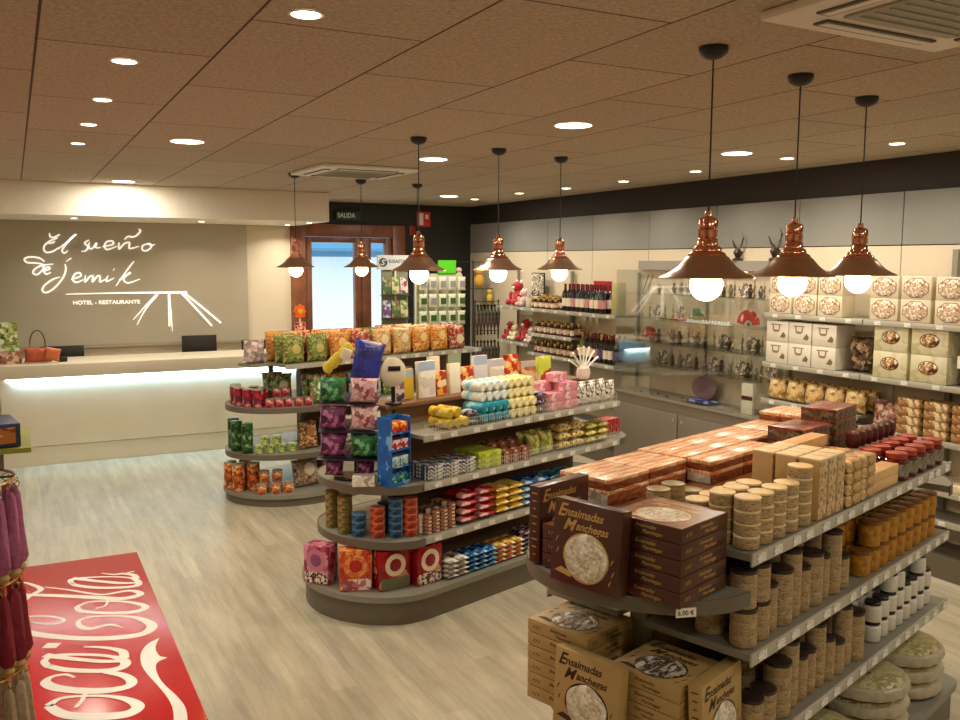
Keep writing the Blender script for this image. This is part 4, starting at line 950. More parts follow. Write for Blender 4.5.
# base shelf
M4 = 'middle island base shelf'
z4 = .177
def stacks4(m, u, nu, w, n, desc, h=.03, l=.17, seed=3):
    k = k_bag('bar_bundle', 'packet', w-.004, l, h-.001, m, seed, lie=True)
    grid(k, G, (u, 3.90, z4), (nu, 1, n), (w, .1, h), desc, 'base shelf', desc+'s', GA, jr=.008)
stacks4(prt('white bar wrap with dark letters', ['E6E0D2', 'DCD6C8', '4A403A', 'EFEADD', '8A8078'], 45, .3), 3.65, 2, .09, 4, 'white and dark bar bundle')
stacks4(prt('blue foil wrap', ['1E5A9A', '2E78B8', '103A6A', '8CBAD8', '1E5A9A'], 45, .2, bump=.3), 3.83, 3, .085, 4, 'blue foil bar bundle')
stacks4(prt('yellow foil wrap', ['E6C02A', 'F0D456', 'C89A1A', 'F4EAC0', 'A83A2A'], 45, .25, bump=.3), 4.087, 3, .085, 4, 'yellow foil bar bundle')
stacks4(prt('plum and silver wrap', ['4A3440', '6A5060', '2E1E28', 'C0B4B8', '7A626E'], 45, .25, bump=.3), 4.345, 5, .085, 5, 'plum and silver bar bundle')
# --- rounded end, base: boxes of sweets ---
def gift(name, w, d, h, m, m2, label, u, v, rz):
    t = thing(name, label, 'box', G(u, v, z4), GA+rz)
    obj('body', bx(-w/2, w/2, -d/2, d/2, 0, h, bev=.003), m, t)
    b = newbm(); lathe(b, [(.068, 0), (.068, .001)], 24); bmesh.ops.transform(b, matrix=Matrix.Translation((0, -d/2-.0003, h*.62)) @ Matrix.Rotation(pi/2, 4, 'X'), verts=b.verts); r_ = obj('round_picture', b, m2[0], t)
    b = newbm(); lathe(b, [(.04, .0012), (.037, .003)], 9); bmesh.ops.transform(b, matrix=Matrix.Translation((0, -d/2-.0003, h*.62)) @ Matrix.Rotation(pi/2, 4, 'X'), verts=b.verts); obj('centre', b, m2[1], r_)
    obj('lower_band', bx(-w/2+.006, w/2-.006, -d/2-.0014, -d/2-.0003, .004, h*.3), m2[2], t)
RBX = prt('deep red box print', ['A01420', 'B01C28', '8A101A', 'C88A6A', 'A01420'], 16, .25); WPT = prt('black white dotted print', ['E8E0D0', '2A1A18', 'D8CCBC', '6A1A1E'], 70, .4)
gift('sweet_box', .20, .11, .235, RBX, (mat('cream ring print', 'E6D2B4', .4), mat('crimson print', '8A0F20', .3), mat('olive grey tray', '6E6E55', .4)), 'deep red sweet box, second from right on rounded base shelf', 3.30, 3.99, -.2)
gift('sweet_box', .18, .11, .235, RBX, (mat('cream ring print', 'E6D2B4', .4), mat('crimson print', '8A0F20', .3), WPT), 'deep red sweet box with dotted lower half, right on rounded base', 3.50, 3.915, -.06)
gift('sweet_box', .19, .11, .24, prt('orange red box print', ['C8482A', 'D86A3A', 'B02A20', 'E8A050', 'C8482A'], 28, .3), (prt('orange rings print', ['E89A50', 'D86A30'], 60), mat('red dot', 'B8201E', .3), prt('pink yellow print', ['C86A80', 'E8C030', 'A04A5A', 'F0E0D0'], 36)), 'orange red sweet box, middle of rounded base shelf', 3.135, 4.12, -.62)
gift('sweet_box', .17, .11, .235, prt('pink purple box print', ['B04A6A', 'C86A84', '8A3050', 'D890A0'], 30, .3), (mat('pink round print', 'C87A90', .4), mat('purple dot', '8A4A78', .3), WPT), 'pink purple sweet box, leftmost on rounded base shelf', 3.055, 4.355, -1.2)
# --- rounded end, third shelf: stacked round tubs ---
def tub(m, lid): return k_tin('food_tub', 'tub', .044, .045, m, lid, .008)
TGB = tub(prt('olive tub print', ['7A7A3A', 'A08A4A', '5A5A28', 'C09A5A'], 50), mat('brown tub lid', '8A5A3A', .4)); TBL = tub(prt('blue tub print', ['1E4A7A', '2E6A9A', '123050', '9AB8C8'], 50), mat('steel blue lid', '5A8AA8', .4))
TRD = tub(prt('red orange tub print', ['B83A1E', 'D85A2A', '8A2416', 'F0B080'], 50), mat('salmon lid', 'D87A5A', .4)); TNV = tub(prt('navy tub print', ['1A2A4A', '24406A', '101A30', '8098B0'], 50), mat('navy lid', '2A3A5A', .4))
def arcp(cu, cv, a, b, deg): th = radians(deg); return cu-a*cos(th), cv-b*sin(th)
TUB = [(3.20, 4.43), (3.175, 4.27), (3.20, 4.165), (3.265, 4.07), (3.345, 4.0), (3.425, 3.96)]
for i, (dg, rt, n, nm) in enumerate(((-32, TGB, 5, 'olive'), (-4, TGB, 5, 'olive'), (22, TBL, 3, 'blue'), (50, TRD, 4, 'orange red'), (66, TBL, 5, 'blue'), (84, TRD, 5, 'red'))):
    u, v = TUB[i]
    for k in range(n): put(rt, G(u, v, Z3-.002+k*.0455), GA, '%s round tub, %s of pile %s around the rounded third shelf' % (nm, LAY[n][k], ORD[i]), 'round food tubs')
for j in range(2):
    for k in range(5): put(TRD, G(3.465+.092*j-.0, 3.93-.02, Z3-.002+k*.0455), GA, 'red round tub, %s of %s pile left of cookie bars' % (LAY[5][k], ['first', 'second'][j]), 'round food tubs') if j == 0 and False else None
for k in range(4): put(TNV, G(3.36, 4.12, Z3-.002+k*.0455), GA, 'navy round tub, %s of the inner pile' % LAY[4][k], 'round food tubs')
# --- rounded end, second shelf: tiered sweet rack, display tower, white boxes ---
ZE = .7985
t = thing('sweet_rack', 'dark wire rack with tiers of pouches on the rounded shelf', 'rack', G(3.245, 4.29, ZE), GA-.9)
bm = newbm(); lathe(bm, [(.11, 0), (.11, .012), (.02, .02)], 24); obj('base', bm, M_BLACK, t)
bm = newbm(); tube(bm, [(0, .1, .01), (0, .1, .62)], .010, 8); obj('pole', bm, M_BLACK, t)
for k in range(3):
    z_ = .15+.165*k; d_ = .22-.02*k
    bm = newbm(); box(bm, .38-.02*k, d_, .006, (0, -.0, z_), rx=radians(14), bev=.001); obj('tray', bm, mat('dark violet tray', '2C1F38', .4), t)
def pouch(m, s, w=.185, h=.15, th=.085): return k_bag('sweet_pouch', 'pouch', w, h, th, m, s)
PPU = pouch(prt('purple pouch', ['5A1848', '7A2860', '3A0E34', 'B06A90'], 30, .16, bump=.9, soft=True), 31); PGN = pouch(prt('green pouch', ['0E5A2A', '1A7A3A', '083A1C', '6AB07A'], 30, .16, bump=.9, soft=True), 32)
PPK = pouch(prt('pink and white pouch', ['C88A94', 'E0B8B8', 'A85A6A', 'EDE0DC', '8A3A4A'], 30, .16, bump=.9, soft=True), 33); PBL = pouch(prt('deep blue bag', ['10187A', '141E8C', '0E1568', '1C2898'], 14, .2, bump=.7, soft=True), 34, .2, .28, .07)
for c_ in list(PBL.children):
    if c_.name.startswith('badge'): bpy.data.objects.remove(c_)
RA = GA-.9
def onrack(x, y, z): # rack frame -> room
    a = RA; g = G(3.245, 4.29, ZE+z); return (g[0]+x*cos(a)-y*sin(a), g[1]+x*sin(a)+y*cos(a), g[2])
tiers = [(.147, [(PPU, 'crimson purple'), (PGN, 'dark green')]), (.312, [(PPU, 'purple'), (PPK, 'pink and white')]), (.477, [(PGN, 'green'), (PPK, 'pale pink')])]
for ti, (zz, ps) in enumerate(tiers):
    for pi_, (pp, nm) in enumerate(ps):
        put(pp, onrack(-.095+.19*pi_, -.075, zz-.004), (radians(-9), 0, RA), '%s sweet pouch on the %s tier of the dark rack' % (nm, ['lowest', 'middle', 'upper'][ti]), 'sweet pouches', .95)
for pi_ in range(2): put(PPU, onrack(-.095+.19*pi_, -.05, .02), (radians(-8), 0, RA), 'purple sweet pouch under the lowest tray, %s' % ['left', 'right'][pi_], 'sweet pouches', .66)
put(PBL, onrack(.06, .06, .55), (radians(-10), radians(14), RA+.5), 'deep blue bag topping the sweet rack', None)
t = thing('yellow_duster', 'yellow plush duster head tucked in the deep blue bag', 'duster', onrack(-.05, -.10, .66), RA)
bm = newbm()
for i in range(5): ball(bm, .032, (-.06+.03*i, -.0+.01*(i % 2), .02+.028*i), 1, .7, 1.2, 10)
obj('head', bm, mat('fluffy yellow', 'E0CC3A', .8, bump=.6, bs=80, sheen=.4), t)
bm = newbm(); box(bm, .06, .03, .07, (.055, -.02, .10), ry=.4, bev=.01); obj('paper_cuff', bm, mat('cream plush', 'E6DFC0', .7), t)
# white handheld scanner on its stand
t = thing('price_checker', 'cream oval price checker with dark screen above the blue tower', 'device', G(3.50, 4.20, bz), GA-.45); t.scale = (1.3, 1.3, 1.2)
bm = newbm(); tube(bm, [(0, 0, .0), (0, 0, .10)], .01, 8); lathe(bm, [(.04, 0), (.04, .008), (.01, .015)], 18); obj('stand', bm, M_BLACK, t)
bm = newbm(); lathe(bm, [(.01, -.022), (.045, -.02), (.062, -.008), (.062, .008), (.045, .02), (.01, .022)], 28, sy=1.3, fn=lambda a, z: 1-.12*max(0, -sin(a))**2)
bmesh.ops.transform(bm, matrix=Matrix.Translation((0, 0, .16)) @ Matrix.Rotation(pi/2, 4, 'X'), verts=bm.verts); obj('body', bm, mat('ivory plastic', 'E2DAC2', .35), t)
bm = newbm(); box(bm, .06, .004, .026, (0, -.023, .185), bev=.002); obj('screen', bm, mat('dark screen', '1E1A22', .15), t)
# blue tower display with small boxes
t = thing('sweet_tower', 'bright blue cardboard tower with four tiers of small sweets', 'display stand', G(3.325, 3.985, ZE+.001), GA+.15)
BT = prt('bright blue card with white print', ['1660B0', '1A6CC0', '1458A4', '1660B0', '7AB0E0'], 22, .35)
obj('side_panel', bx(-.085, -.079, -.055, .055, 0, .40), BT, t); obj('side_panel', bx(.079, .085, -.055, .055, 0, .40), BT, t)
obj('back_panel', bx(-.079, .079, .049, .055, 0, .40), BT, t)
for k in range(4): obj('tray', bx(-.078, .078, -.054, .048, .004+.1*k, .012+.1*k), BT, t)
obj('tray_front', bx(-.084, .084, -.058, -.0555, .0, .022), BT, t)
TS = [prt('green blue sweet print', ['1A8A6A', '2A6AC0', 'B8D8A0', '0E5A4A'], 60), prt('pale blue sweet print', ['8AC0D8', 'C8E0E8', '2A7AB8', 'E8D060'], 60), prt('red white sweet print', ['B81E28', 'E8C0C0', '8A101A', 'E8E0E0'], 60), prt('red yellow sweet print', ['C8201E', 'F0C030', 'E06A20', 'A01018'], 60)]
for k in range(4):
    sb = k_box('small_sweet_box', 'box', .068, .085, .055, TS[k], .002)
    for i in range(2):
        a = GA+.15; g = G(3.325, 3.985, ZE+.0145+.1*k); x_ = -.037+.074*i
        put(sb, (g[0]+x_*cos(a)+.006*sin(a), g[1]+x_*sin(a)-.006*cos(a), g[2]), a, '%s small sweet box, tier %s of the bright blue tower' % (['left', 'right'][i], ['one', 'two', 'three', 'four'][k]), 'sweet boxes in the blue tower')
WB = k_box('white_box', 'box', .13, .09, .06, prt('white cardboard with grey print', ['E8E2D2', 'DED8C8', 'F0EBDD', 'A8A08E'], 24, .5), .002)
for i, (dg, s) in enumerate(((-12, .8), (40, -.35))):
    pass
gg = arcp(3.44, 4.28, .30, .37, 62); put(WB, G(gg[0]+.02, gg[1]+.015, ZE+.001), GA-.5, 'white printed box at the rounded shelf front, right one', 'white boxes on rounded shelf') if False else None
put(WB, G(3.17, 4.075, ZE+.001), GA-.75, 'white printed box on the rounded shelf before the rack', None)
# ================= rear island products =================
def chip(cols, s, w=.24, h=.27, th=.12, badge=None, nm='snack_bag'):
    t = k_bag(nm, 'snack bag', w, h, th, prt('snack bag '+cols[0]+cols[1], cols, 62, .2, bump=.6, soft=True), s, badge=badge or (0, h*.6, w*.2), bm_=mat('bag badge '+cols[3], cols[3], .35))
    obj('top_band', bx(-w*.40, w*.40, -th*.30, th*.0, h*.80, h*.845, bev=.002), mat('bag band '+cols[0], cols[0], .25), t)
    return t
CG = chip(['5A7A2A', '8AA04A', '3A5A1A', 'C2B060', '2E4A18', 'A8A868'], 41, badge=(0, .13, .045)); CO = chip(['D8702A', 'E8944A', 'B84A1E', 'F0C070', '7A6A2A', 'E0A050'], 42)
CRr = chip(['A81418', 'C8242A', '8A0E14', 'E8D8B0', 'B86A40'], 43, badge=(.0, .11, .055)); CP = chip(['E0B060', 'F0D090', 'C88A40', 'F4E4B8', 'A86A30', 'E8C070'], 44); CY = chip(['E8A030', 'F0C050', 'D07020', 'F4D890', 'C85A1E'], 45)
zt = 1.229; gs = 'big snack bags on the rear island'
seq = [(CG, 'olive green'), (CG, 'olive green'), (CO, 'orange and green'), (CRr, 'red'), (CP, 'golden popcorn'), (CP, 'golden popcorn'), (CY, 'orange yellow'), (CY, 'orange yellow'), (CRr, 'red topped')]
for r in range(3):
    for i in range(9):
        rt, nm = seq[i if r == 0 else (i*2+r) % 9]
        put(rt, G(4.31+i*.243, 6.500+.125*r+random.uniform(-.003, .003), zt), (radians(-4), 0, GA+random.uniform(-.012, .012)), '%s snack bag, %s from left, %s row on rear island top' % (nm, ORD[i], ['front', 'middle', 'rear'][r]), gs, random.uniform(.86, .93) if r == 0 else random.uniform(.9, .97))
t = thing('wrapped_goods_bag', 'clear bag of pinkish goods at the rear island top left end', 'bag', G(4.06, 6.72, zt-.0), GA)
bm = newbm(); pillow(bm, .2, .2, .14, seed=6, rnd=.3); obj('body', bm, prt('pinkish plastic wrap', ['C8B0A8', 'A89088', 'E0D0C8', '8A7A70'], 30, .2, bump=.5), t, radians(75))
obj('tray', bx(-.10, .10, -.1, .1, -.02, -.001), M_SHELF, t)
obj('shelf_extension', bx(-.40, -.004, -.486, .2, 1.206, 1.228), M_SHELF, ISL3); obj('price_rail', bx(-.40, -.004, -.49, -.486, 1.19, 1.232), M_RAIL, ISL3); obj('extension_post', bx(-.14, -.105, .165, .2, .85, 1.205), M_PLINTH, ISL3)
# orange flower lolly on a red stand
t = thing('lollipop_stand', 'red printed stand with orange flower lollipop before the door frame', 'display', G(4.80, 7.12, zt), GA)
bm = newbm(); lathe(bm, [(.055, 0), (.055, .29), (.05, .30)], 18); obj('drum', bm, prt('red white drum print', ['B02A28', 'D88A80', '8A1A1C', 'E8C8C0'], 50), t)
bm = newbm(); tube(bm, [(0, 0, .3), (0, 0, .36)], .006, 8); obj('stick', bm, M_WHITE, t)
bm = newbm(); lathe(bm, [(.06, -.01), (.066, 0), (.06, .01)], 48, fn=lambda a, z: 1+.13*cos(8*a)); bmesh.ops.transform(bm, matrix=Matrix.Translation((0, 0, .40)) @ Matrix.Rotation(pi/2, 4, 'X'), verts=bm.verts); fl = obj('flower', bm, mat('orange candy', 'E0702A', .3), t)
bm = newbm(); lathe(bm, [(.028, 0), (.02, .008)], 18); bmesh.ops.transform(bm, matrix=Matrix.Translation((0, -.012, .40)) @ Matrix.Rotation(pi/2, 4, 'X'), verts=bm.verts); obj('flower_centre', bm, mat('yellow candy', 'E8B040', .3), fl)
# tier two: red cans around the end, green bags
RCN = k_tin('snack_can', 'can', .046, .155, prt('red can print', ['A81A20', 'C02830', '8A1218', 'D8A0A0', '3A2A5A'], 40, .3), mat('silver can lid', 'C8C2B4', .25, metal=.7), .008)
SCN = k_tin('small_can', 'can', .037, .075, prt('red small can print', ['B0242A', 'C84A4A', '8A161C', 'E0C0B8'], 50, .3), mat('silver can lid', 'C8C2B4', .25, metal=.7), .007)
U3, V3 = 4.565, 6.89
ze = .851
for i, dg in enumerate((-34, -18, -2, 14, 27)):
    u, v = arcp(U3, V3, .55, .42, dg); put(RCN, G(u, v, ze), GA, 'tall red snack can, %s around the rear island second shelf' % ORD[i], 'tall red snack cans')
for i, dg in enumerate((0, 20)):
    u, v = arcp(U3, V3, .41, .30, dg); put(RCN, G(u, v, ze), GA, 'tall red snack can, inner ring, %s around rear second shelf' % ORD[i], 'tall red snack cans')
for i in range(5): put(SCN, G(4.14+.079*i, 6.625-.032*i, ze), GA, 'small red can, %s from left, lower, rear island second shelf' % ORD[i], 'small red cans')
for i in range(2): put(SCN, G(4.27+.079*i, 6.71-.02*i, ze+.0), GA, 'small red can, %s of the hidden supports, rear second shelf' % ORD[i], 'small red cans')
for i in range(2): put(SCN, G(4.27+.079*i, 6.71-.02*i, ze+.0755), GA, 'small red can, %s of the raised pair, rear second shelf' % ['left', 'right'][i], 'small red cans')
GSB = chip(['1E7A2A', '2E943A', '125A1C', 'E8E8C8', 'B82A28', '6AB040'], 51, .2, .25, .1); BSB = chip(['5AA0B8', '8AC4D4', '3A7A94', 'E0E8E4', 'D8A060'], 52, .18, .24, .09); RSB = chip(['7A3A1E', 'B0602A', '1E7A2A', 'D8A060', '8A1A1E'], 53, .2, .25, .1)
for i, (rt, nm) in enumerate(((GSB, 'green'), (RSB, 'green and brown'), (BSB, 'pale blue'), (BSB, 'pale blue'), (GSB, 'green'), (BSB, 'pale blue'))):
    for r in range(2): put(rt, G(4.60+.205*i, 6.54+.12*r, ze), (radians(-6), 0, GA+random.uniform(-.03, .03)), '%s snack bag, %s from left, %s row, rear second shelf' % (nm, ORD[i], ['front', 'back'][r]), 'snack bags on rear second shelf')
for i in range(2): put(GSB, G(4.40-.0*i, 6.82+.15*i, ze), (radians(-6), 0, GA-.2), 'green snack bag behind the small red cans, %s' % ['front', 'back'][i], 'snack bags on rear second shelf')
# tier three: green cans and bags
ze = .448
GCN = k_tin('green_can', 'can', .05, .26, prt('dark green can print', ['1E4A1E', '2E6A2A', '123012', '8AA870'], 40, .3), mat('green can lid', '3A6A34', .3), .01)
SGC = k_tin('olive_can', 'can', .04, .075, prt('pale green can print', ['8A9A3A', 'A8B45A', 'C8D090', '5A7A2A'], 50, .3), mat('pale green lid', 'B8C48A', .3), .007)
for i, dg in enumerate((-26, -6, 14)):
    u, v = arcp(U3, V3, .57, .44, dg); put(GCN, G(u, v, ze), GA, 'tall dark green can, %s around the rear island third shelf' % ORD[i], 'tall dark green cans')
for i in range(4):
    put(SGC, G(4.07+.088*i, 6.68-.035*i, ze), GA, 'small green can, %s from left, lower row, rear third shelf' % ORD[i], 'small green cans')
for i in range(2): put(SGC, G(4.115+.09*i, 6.662-.035*i, ze+.0755), GA, 'small green can, %s, upper row, rear third shelf' % ['left', 'right'][i], 'small green cans')
BBG = chip(['6A9AB0', 'A8C4CC', '3A6A84', 'E0DCC8', 'B08A60'], 54, .24, .26, .12); BRG = chip(['4A2A1A', '7A3A20', '2A5A24', 'B0703A', 'D8B080'], 55, .2, .25, .1)
for i, (rt, nm) in enumerate(((BRG, 'brown and green'), (BBG, 'pale blue'), (BBG, 'pale blue'), (GSB, 'green'), (BRG, 'brown and green'))):
    put(rt, G(4.50+.252*i, 6.57, ze), (radians(-8), 0, GA+random.uniform(-.1, .1)), '%s snack bag, %s from left, rear island third shelf' % (nm, ORD[i]), 'snack bags on rear third shelf')
# base: orange cans and foil bag
ze = .107
OCN = k_tin('peach_can', 'can', .055, .24, prt('orange can print', ['C05A1E', 'D8762E', '9A3E14', 'F0B070', '7A2E14'], 36, .3), mat('silver can lid', 'C8C2B4', .25, metal=.7), .01)
SOC = k_tin('small_peach_can', 'can', .044, .09, prt('orange small can print', ['C8622A', 'E08A4A', 'A0461C', 'F0D0A0'], 45, .3), mat('silver can lid', 'C8C2B4', .25, metal=.7), .008)
for i, (u, v) in enumerate(((3.965, 7.00), (3.965, 6.86), (4.085, 6.95), (4.08, 6.81))): put(OCN, G(u, v, ze), GA, 'tall orange can, %s from left on the rear island base' % ORD[i], 'tall orange cans')
for i, (u, v, k) in enumerate(((4.05, 6.63, 0), (4.15, 6.57, 0), (4.25, 6.52, 0), (4.12, 6.70, 0), (4.22, 6.65, 0))): put(SOC, G(u, v, ze), GA, 'small orange can, %s on the rear island base' % ORD[i], 'small orange cans')
for i, (u, v) in enumerate(((4.12, 6.70), (4.22, 6.65))): put(SOC, G(u, v, ze+.0905), GA, 'small orange can, %s of the raised pair on rear base' % ['left', 'right'][i], 'small orange cans')
FOB = chip(['8A6A4A', 'C8B090', '5A3A24', 'E8DCC8', 'A8845A'], 56, .28, .24, .14)
put(FOB, G(4.50, 6.60, ze), (radians(-14), 0, GA), 'brown and silver foil bag on rear base, left of its twin', 'foil bags on rear base')
put(FOB, G(4.80, 6.57, ze), (radians(-14), 0, GA+.1), 'brown and silver foil bag on rear base, right of its twin', 'foil bags on rear base')
# ================= right wall: display unit, glass cabinet, bottle shelves =================
def RW_(s, o, z): return (5.40+o, s, z)       # s runs along the wall, o is depth from the front edge
W90 = -pi/2                                    # turned to face the shop
def wallunit(label, y0, y1, levels, backtop, dep=.34, panels=None, floorbox=True):
    t = thing('wall_shelving', label, 'shelving', (5.4, y0, 0))
    L_ = y1-y0
    if floorbox: obj('plinth', bx(.02, dep, 0, L_, 0, .16), M_PLINTH, t)
    for k in range(3 if L_ > 2 else 2):
        n = 2 if L_ > 2 else 1; y = L_*k/n
        obj('upright', bx(dep-.05, dep-.02, max(0, y-.02), min(L_, y+.02), .16, backtop), M_SHELF, t)
    for z, a, b in levels:
        s = obj('shelf', bx(.008, dep-.055, a-y0, b-y0, z-.02, z), M_SHELF, t)
        obj('price_rail', bx(0, .008, a-y0, b-y0, z-.036, z+.004, bev=.001), M_RAIL, s)
        n = int((b-a)/.22)
        for q in range(n):
            c = bpy.data.objects.new('price_card', TAGM); COL.objects.link(c); c.parent = s
            c.location = (-.0015, (b-a)*(q+.5)/n+a-y0, z-.016); c.rotation_euler = (0, 0, pi/2)
    return t
wallunit('cream backed wall shelving full of boxed sweets beside the glass cabinet', 2.5, 5.38, [(1.70, 2.5, 4.42), (1.70, 4.43, 5.38), (1.30, 2.5, 4.42), (1.30, 4.43, 5.38), (1.0, 4.43, 5.38), (.93, 2.5, 4.42), (.73, 4.43, 5.38), (.6, 2.5, 4.42), (.4, 2.5, 5.38)], 2.2)
# octagon window boxes, two layers
SHL = prt('pale shell sweets behind film', ['D8C0A0', 'EADCC4', 'B8967A', 'F4ECE0', 'C9A88A', '8A6A50'], 75, .15, bump=.6); SHB = prt('brown shell sweets behind film', ['A87A50', 'C89A6A', '7A5030', 'E0C8A0', '5A3A20', 'EADCC4'], 65, .12, bump=.6)
CRB = mat('ivory carton', 'D9CBAE', .45, var=.03, vs=20); EDG = mat('brown print line', '7A5A3A', .5)
def octbox(m, w=.225, h=.155, d=.14, rx=.104, rz=.071):
    t = thing('window_box', 'x', 'box')
    obj('body', bx(-w/2, w/2, -d/2, d/2, 0, h, bev=.002), CRB, t)
    b = newbm(); prism(b, [(rx*cos(a), rz*sin(a)) for a in [radians(22.5+45*i) for i in range(8)]], 0, .001)
    bmesh.ops.transform(b, matrix=Matrix.Translation((0, -d/2-.0002, h/2)) @ Matrix.Rotation(pi/2, 4, 'X'), verts=b.verts); f = obj('window_border', b, EDG, t)
    b = newbm(); lathe(b, [(1, .0012), (.92, .004), (.5, .007)], 8)
    bmesh.ops.transform(b, matrix=Matrix.Translation((0, -d/2-.0002, h/2)) @ Matrix.Rotation(pi/2, 4, 'X') @ Matrix.Diagonal((rx*.94, rz*.94, 1, 1)) @ Matrix.Rotation(radians(22.5), 4, 'Z'), verts=b.verts); obj('sweets', b, m, f)
    return t
O1 = octbox(SHL); O2 = octbox(SHB)
ys = [5.24, 4.99, 4.75, 4.28, 4.03, 3.77, 3.51, 3.25, 2.99, 2.73]
for i, y in enumerate(ys):
    for k in range(2):
        put(O1 if i < 5 or (i % 2 and i < 6) else O2, RW_(y, .10, 1.7045+k*.156), W90, 'ivory box with octagonal window, %s from glass cabinet, %s layer' % (ORD[i], LAY[2][k]), 'ivory boxes with octagonal windows')
# white boxes with cup print, 3 x 2
WHB = mat('plain white carton', 'DDD6C6', .45, var=.02, vs=20); CUP = mat('grey brown cup print', '8A7460', .5); CUPG = mat('green brown print', '6E6A48', .5)
t = thing('cup_box', 'x', 'box'); obj('body', bx(-.112, .112, -.1, .1, 0, .168, bev=.002), WHB, t)
b = newbm(); 
prism(b, [(-.05, .04), (-.045, .0), (-.03, -.012), (.01, -.012), (.025, .0), (.03, .04), (.018, .04), (.014, .006), (-.034, .006), (-.038, .04)], 0, .0008); box(b, .11, .008, .0008, (-.01, .046, .0004))
bmesh.ops.transform(b, matrix=Matrix.Translation((0, -.1002, .092)) @ Matrix.Rotation(pi/2, 4, 'X'), verts=b.verts); obj('cup_pattern', b, CUP, t)
b = newbm(); prism(b, [(.03, -.05), (.08, -.055), (.09, -.03), (.065, -.005), (.045, -.03)], 0, .0008)
bmesh.ops.transform(b, matrix=Matrix.Translation((0, -.1002, .09)) @ Matrix.Rotation(pi/2, 4, 'X'), verts=b.verts); obj('leaf_pattern', b, CUPG, t)
for i in range(3):
    for k in range(2): put(t, RW_(5.25-.235*i, .12, 1.3045+k*.1695), W90, 'white carton with cup print, %s from glass cabinet, %s layer' % (ORD[i], LAY[2][k]), 'white cartons with cup print')
# cream tall boxes with oval windows, 2 high
t = thing('oval_window_box', 'x', 'box'); GRB = prt('pale green cream carton', ['C9C29A', 'D2CBA6', 'BEB78C', 'D8D2B4'], 14, .5); obj('body', bx(-.135, .135, -.09, .09, 0, .183, bev=.002), GRB, t)
b = newbm(); lathe(b, [(1, 0), (1, .001)], 28); bmesh.ops.transform(b, matrix=Matrix.Translation((0, -.0902, .10)) @ Matrix.Rotation(pi/2, 4, 'X') @ Matrix.Diagonal((.074, .047, 1, 1)), verts=b.verts); f = obj('window_border', b, mat('dark window rim', '4A3420', .4), t)
b = newbm(); lathe(b, [(1, .0012), (.9, .004), (.4, .006)], 28); bmesh.ops.transform(b, matrix=Matrix.Translation((0, -.0902, .10)) @ Matrix.Rotation(pi/2, 4, 'X') @ Matrix.Diagonal((.068, .042, 1, 1)), verts=b.verts); obj('sweets', b, SHB, f)
for i in range(5):
    if i == 2: continue
    for k in range(2): put(t, RW_(4.20-.30*i, .11, 1.3045+k*.1845), W90, 'pale green carton with oval window, column %s past white ones, %s layer' % (ORD[i], LAY[2][k]), 'pale green cartons with oval windows')
DK = k_bag('gift_basket', 'bag', .24, .26, .12, prt('dark brown cellophane', ['4A3424', '6A5038', '2E2016', '8A7050', 'A89070'], 30, .15, bump=.5), 61)
put(DK, RW_(4.52, .15, 1.3045), W90, 'dark brown cellophane bag right of the white cup cartons', None)
put(DK, RW_(3.60, .15, 1.3045), W90, 'dark brown cellophane bag between two columns of pale green cartons', None)
# cookie bags row and boxes under it
CKK = k_bag('cookie_bag', 'bag', .19, .17, .10, prt('cookies in clear bag', ['C8A060', 'E0C48A', 'A07A3E', 'ECD8AC', '8A5A2E', 'D8B070'], 36, .2, bump=.5), 62)
for i in range(5):
    for r in range(2): put(CKK, RW_(5.27-.19*i, .07+.12*r, 1.0045), (radians(-8), 0, W90), 'clear bag of golden cookies, %s from glass cabinet, %s row' % (ORD[i], ['front', 'back'][r]), 'clear bags of golden cookies')
PKB = prt('white and rose letter print box', ['D8C4B8', 'E6D6CA', 'B0787A', 'E6D6CA', '9A5A60'], 50, .45)
RB_ = k_box('rose_box', 'box', .20, .12, .06, PKB, .002)
for i in range(4):
    for k in range(3): put(RB_, RW_(5.25-.215*i, .08, .7345+k*.0615), W90+random.uniform(-.04, .04), 'rose and white printed box, column %s, %s layer, under cookies' % (ORD[i], LAY[3][k]), 'rose and white boxes')
FAN = k_bag('cellophane_bag', 'bag', .26, .2, .12, prt('rosy cellophane with ribbons', ['B08070', 'D8B8A0', '7A4A40', 'E8D0BC', '96605A'], 30, .12, bump=.6), 63)
put(FAN, RW_(4.27, .12, .9345), (radians(-10), 0, W90), 'rosy cellophane bag at the right end of the cookies', None, .95)
TBX = k_box('stacked_tub', 'box', .17, .15, .06, prt('tan cookie tub print', ['B08A5A', 'C8A878', '7A5230', 'E0CCA4', '94693C'], 44, .35), .006); TB2 = k_box('stacked_tub', 'box', .17, .15, .11, prt('cream floral box print', ['D8C8A8', 'E4D8C0', 'B09A78', 'C8B088'], 40, .4), .003)
for i in range(7):
    for k in range(4 if i < 4 else 2):
        put(TBX if i < 4 else TB2, RW_(4.03-.205*i, .09, .9345+k*(.0615 if i < 4 else .1115)), W90+random.uniform(-.02, .02), '%s, column %s below pale green cartons, %s layer' % (('tan cookie tub' if i < 4 else 'cream floral box'), ORD[i], LAY[4 if i < 4 else 2][k]), 'stacked tubs and boxes below pale green cartons')
t = thing('flat_parcel', 'pale flat parcel on the low right wall shelf edge', 'box', RW_(3.7, .12, .604), W90); obj('body', bx(-.3, .3, -.11, .11, 0, .05, bev=.003), mat('cream parcel', 'DCCFB0', .5), t)
t = thing('price_sign', 'small white price sign on the right wall shelf edge', 'price tag', (5.389, 3.62, 1.47), W90); obj('card', bx(-.05, .05, -.002, .002, -.04, .04), mat('white card', 'EDE8D8', .5), t)
obj('clip', bx(-.01, .01, .0, .004, -.17, -.04), M_RAIL, t)
text('€', .05, M_BLACK, t, (-.018, -.003, -.018), (pi/2, 0, 0), 'price')
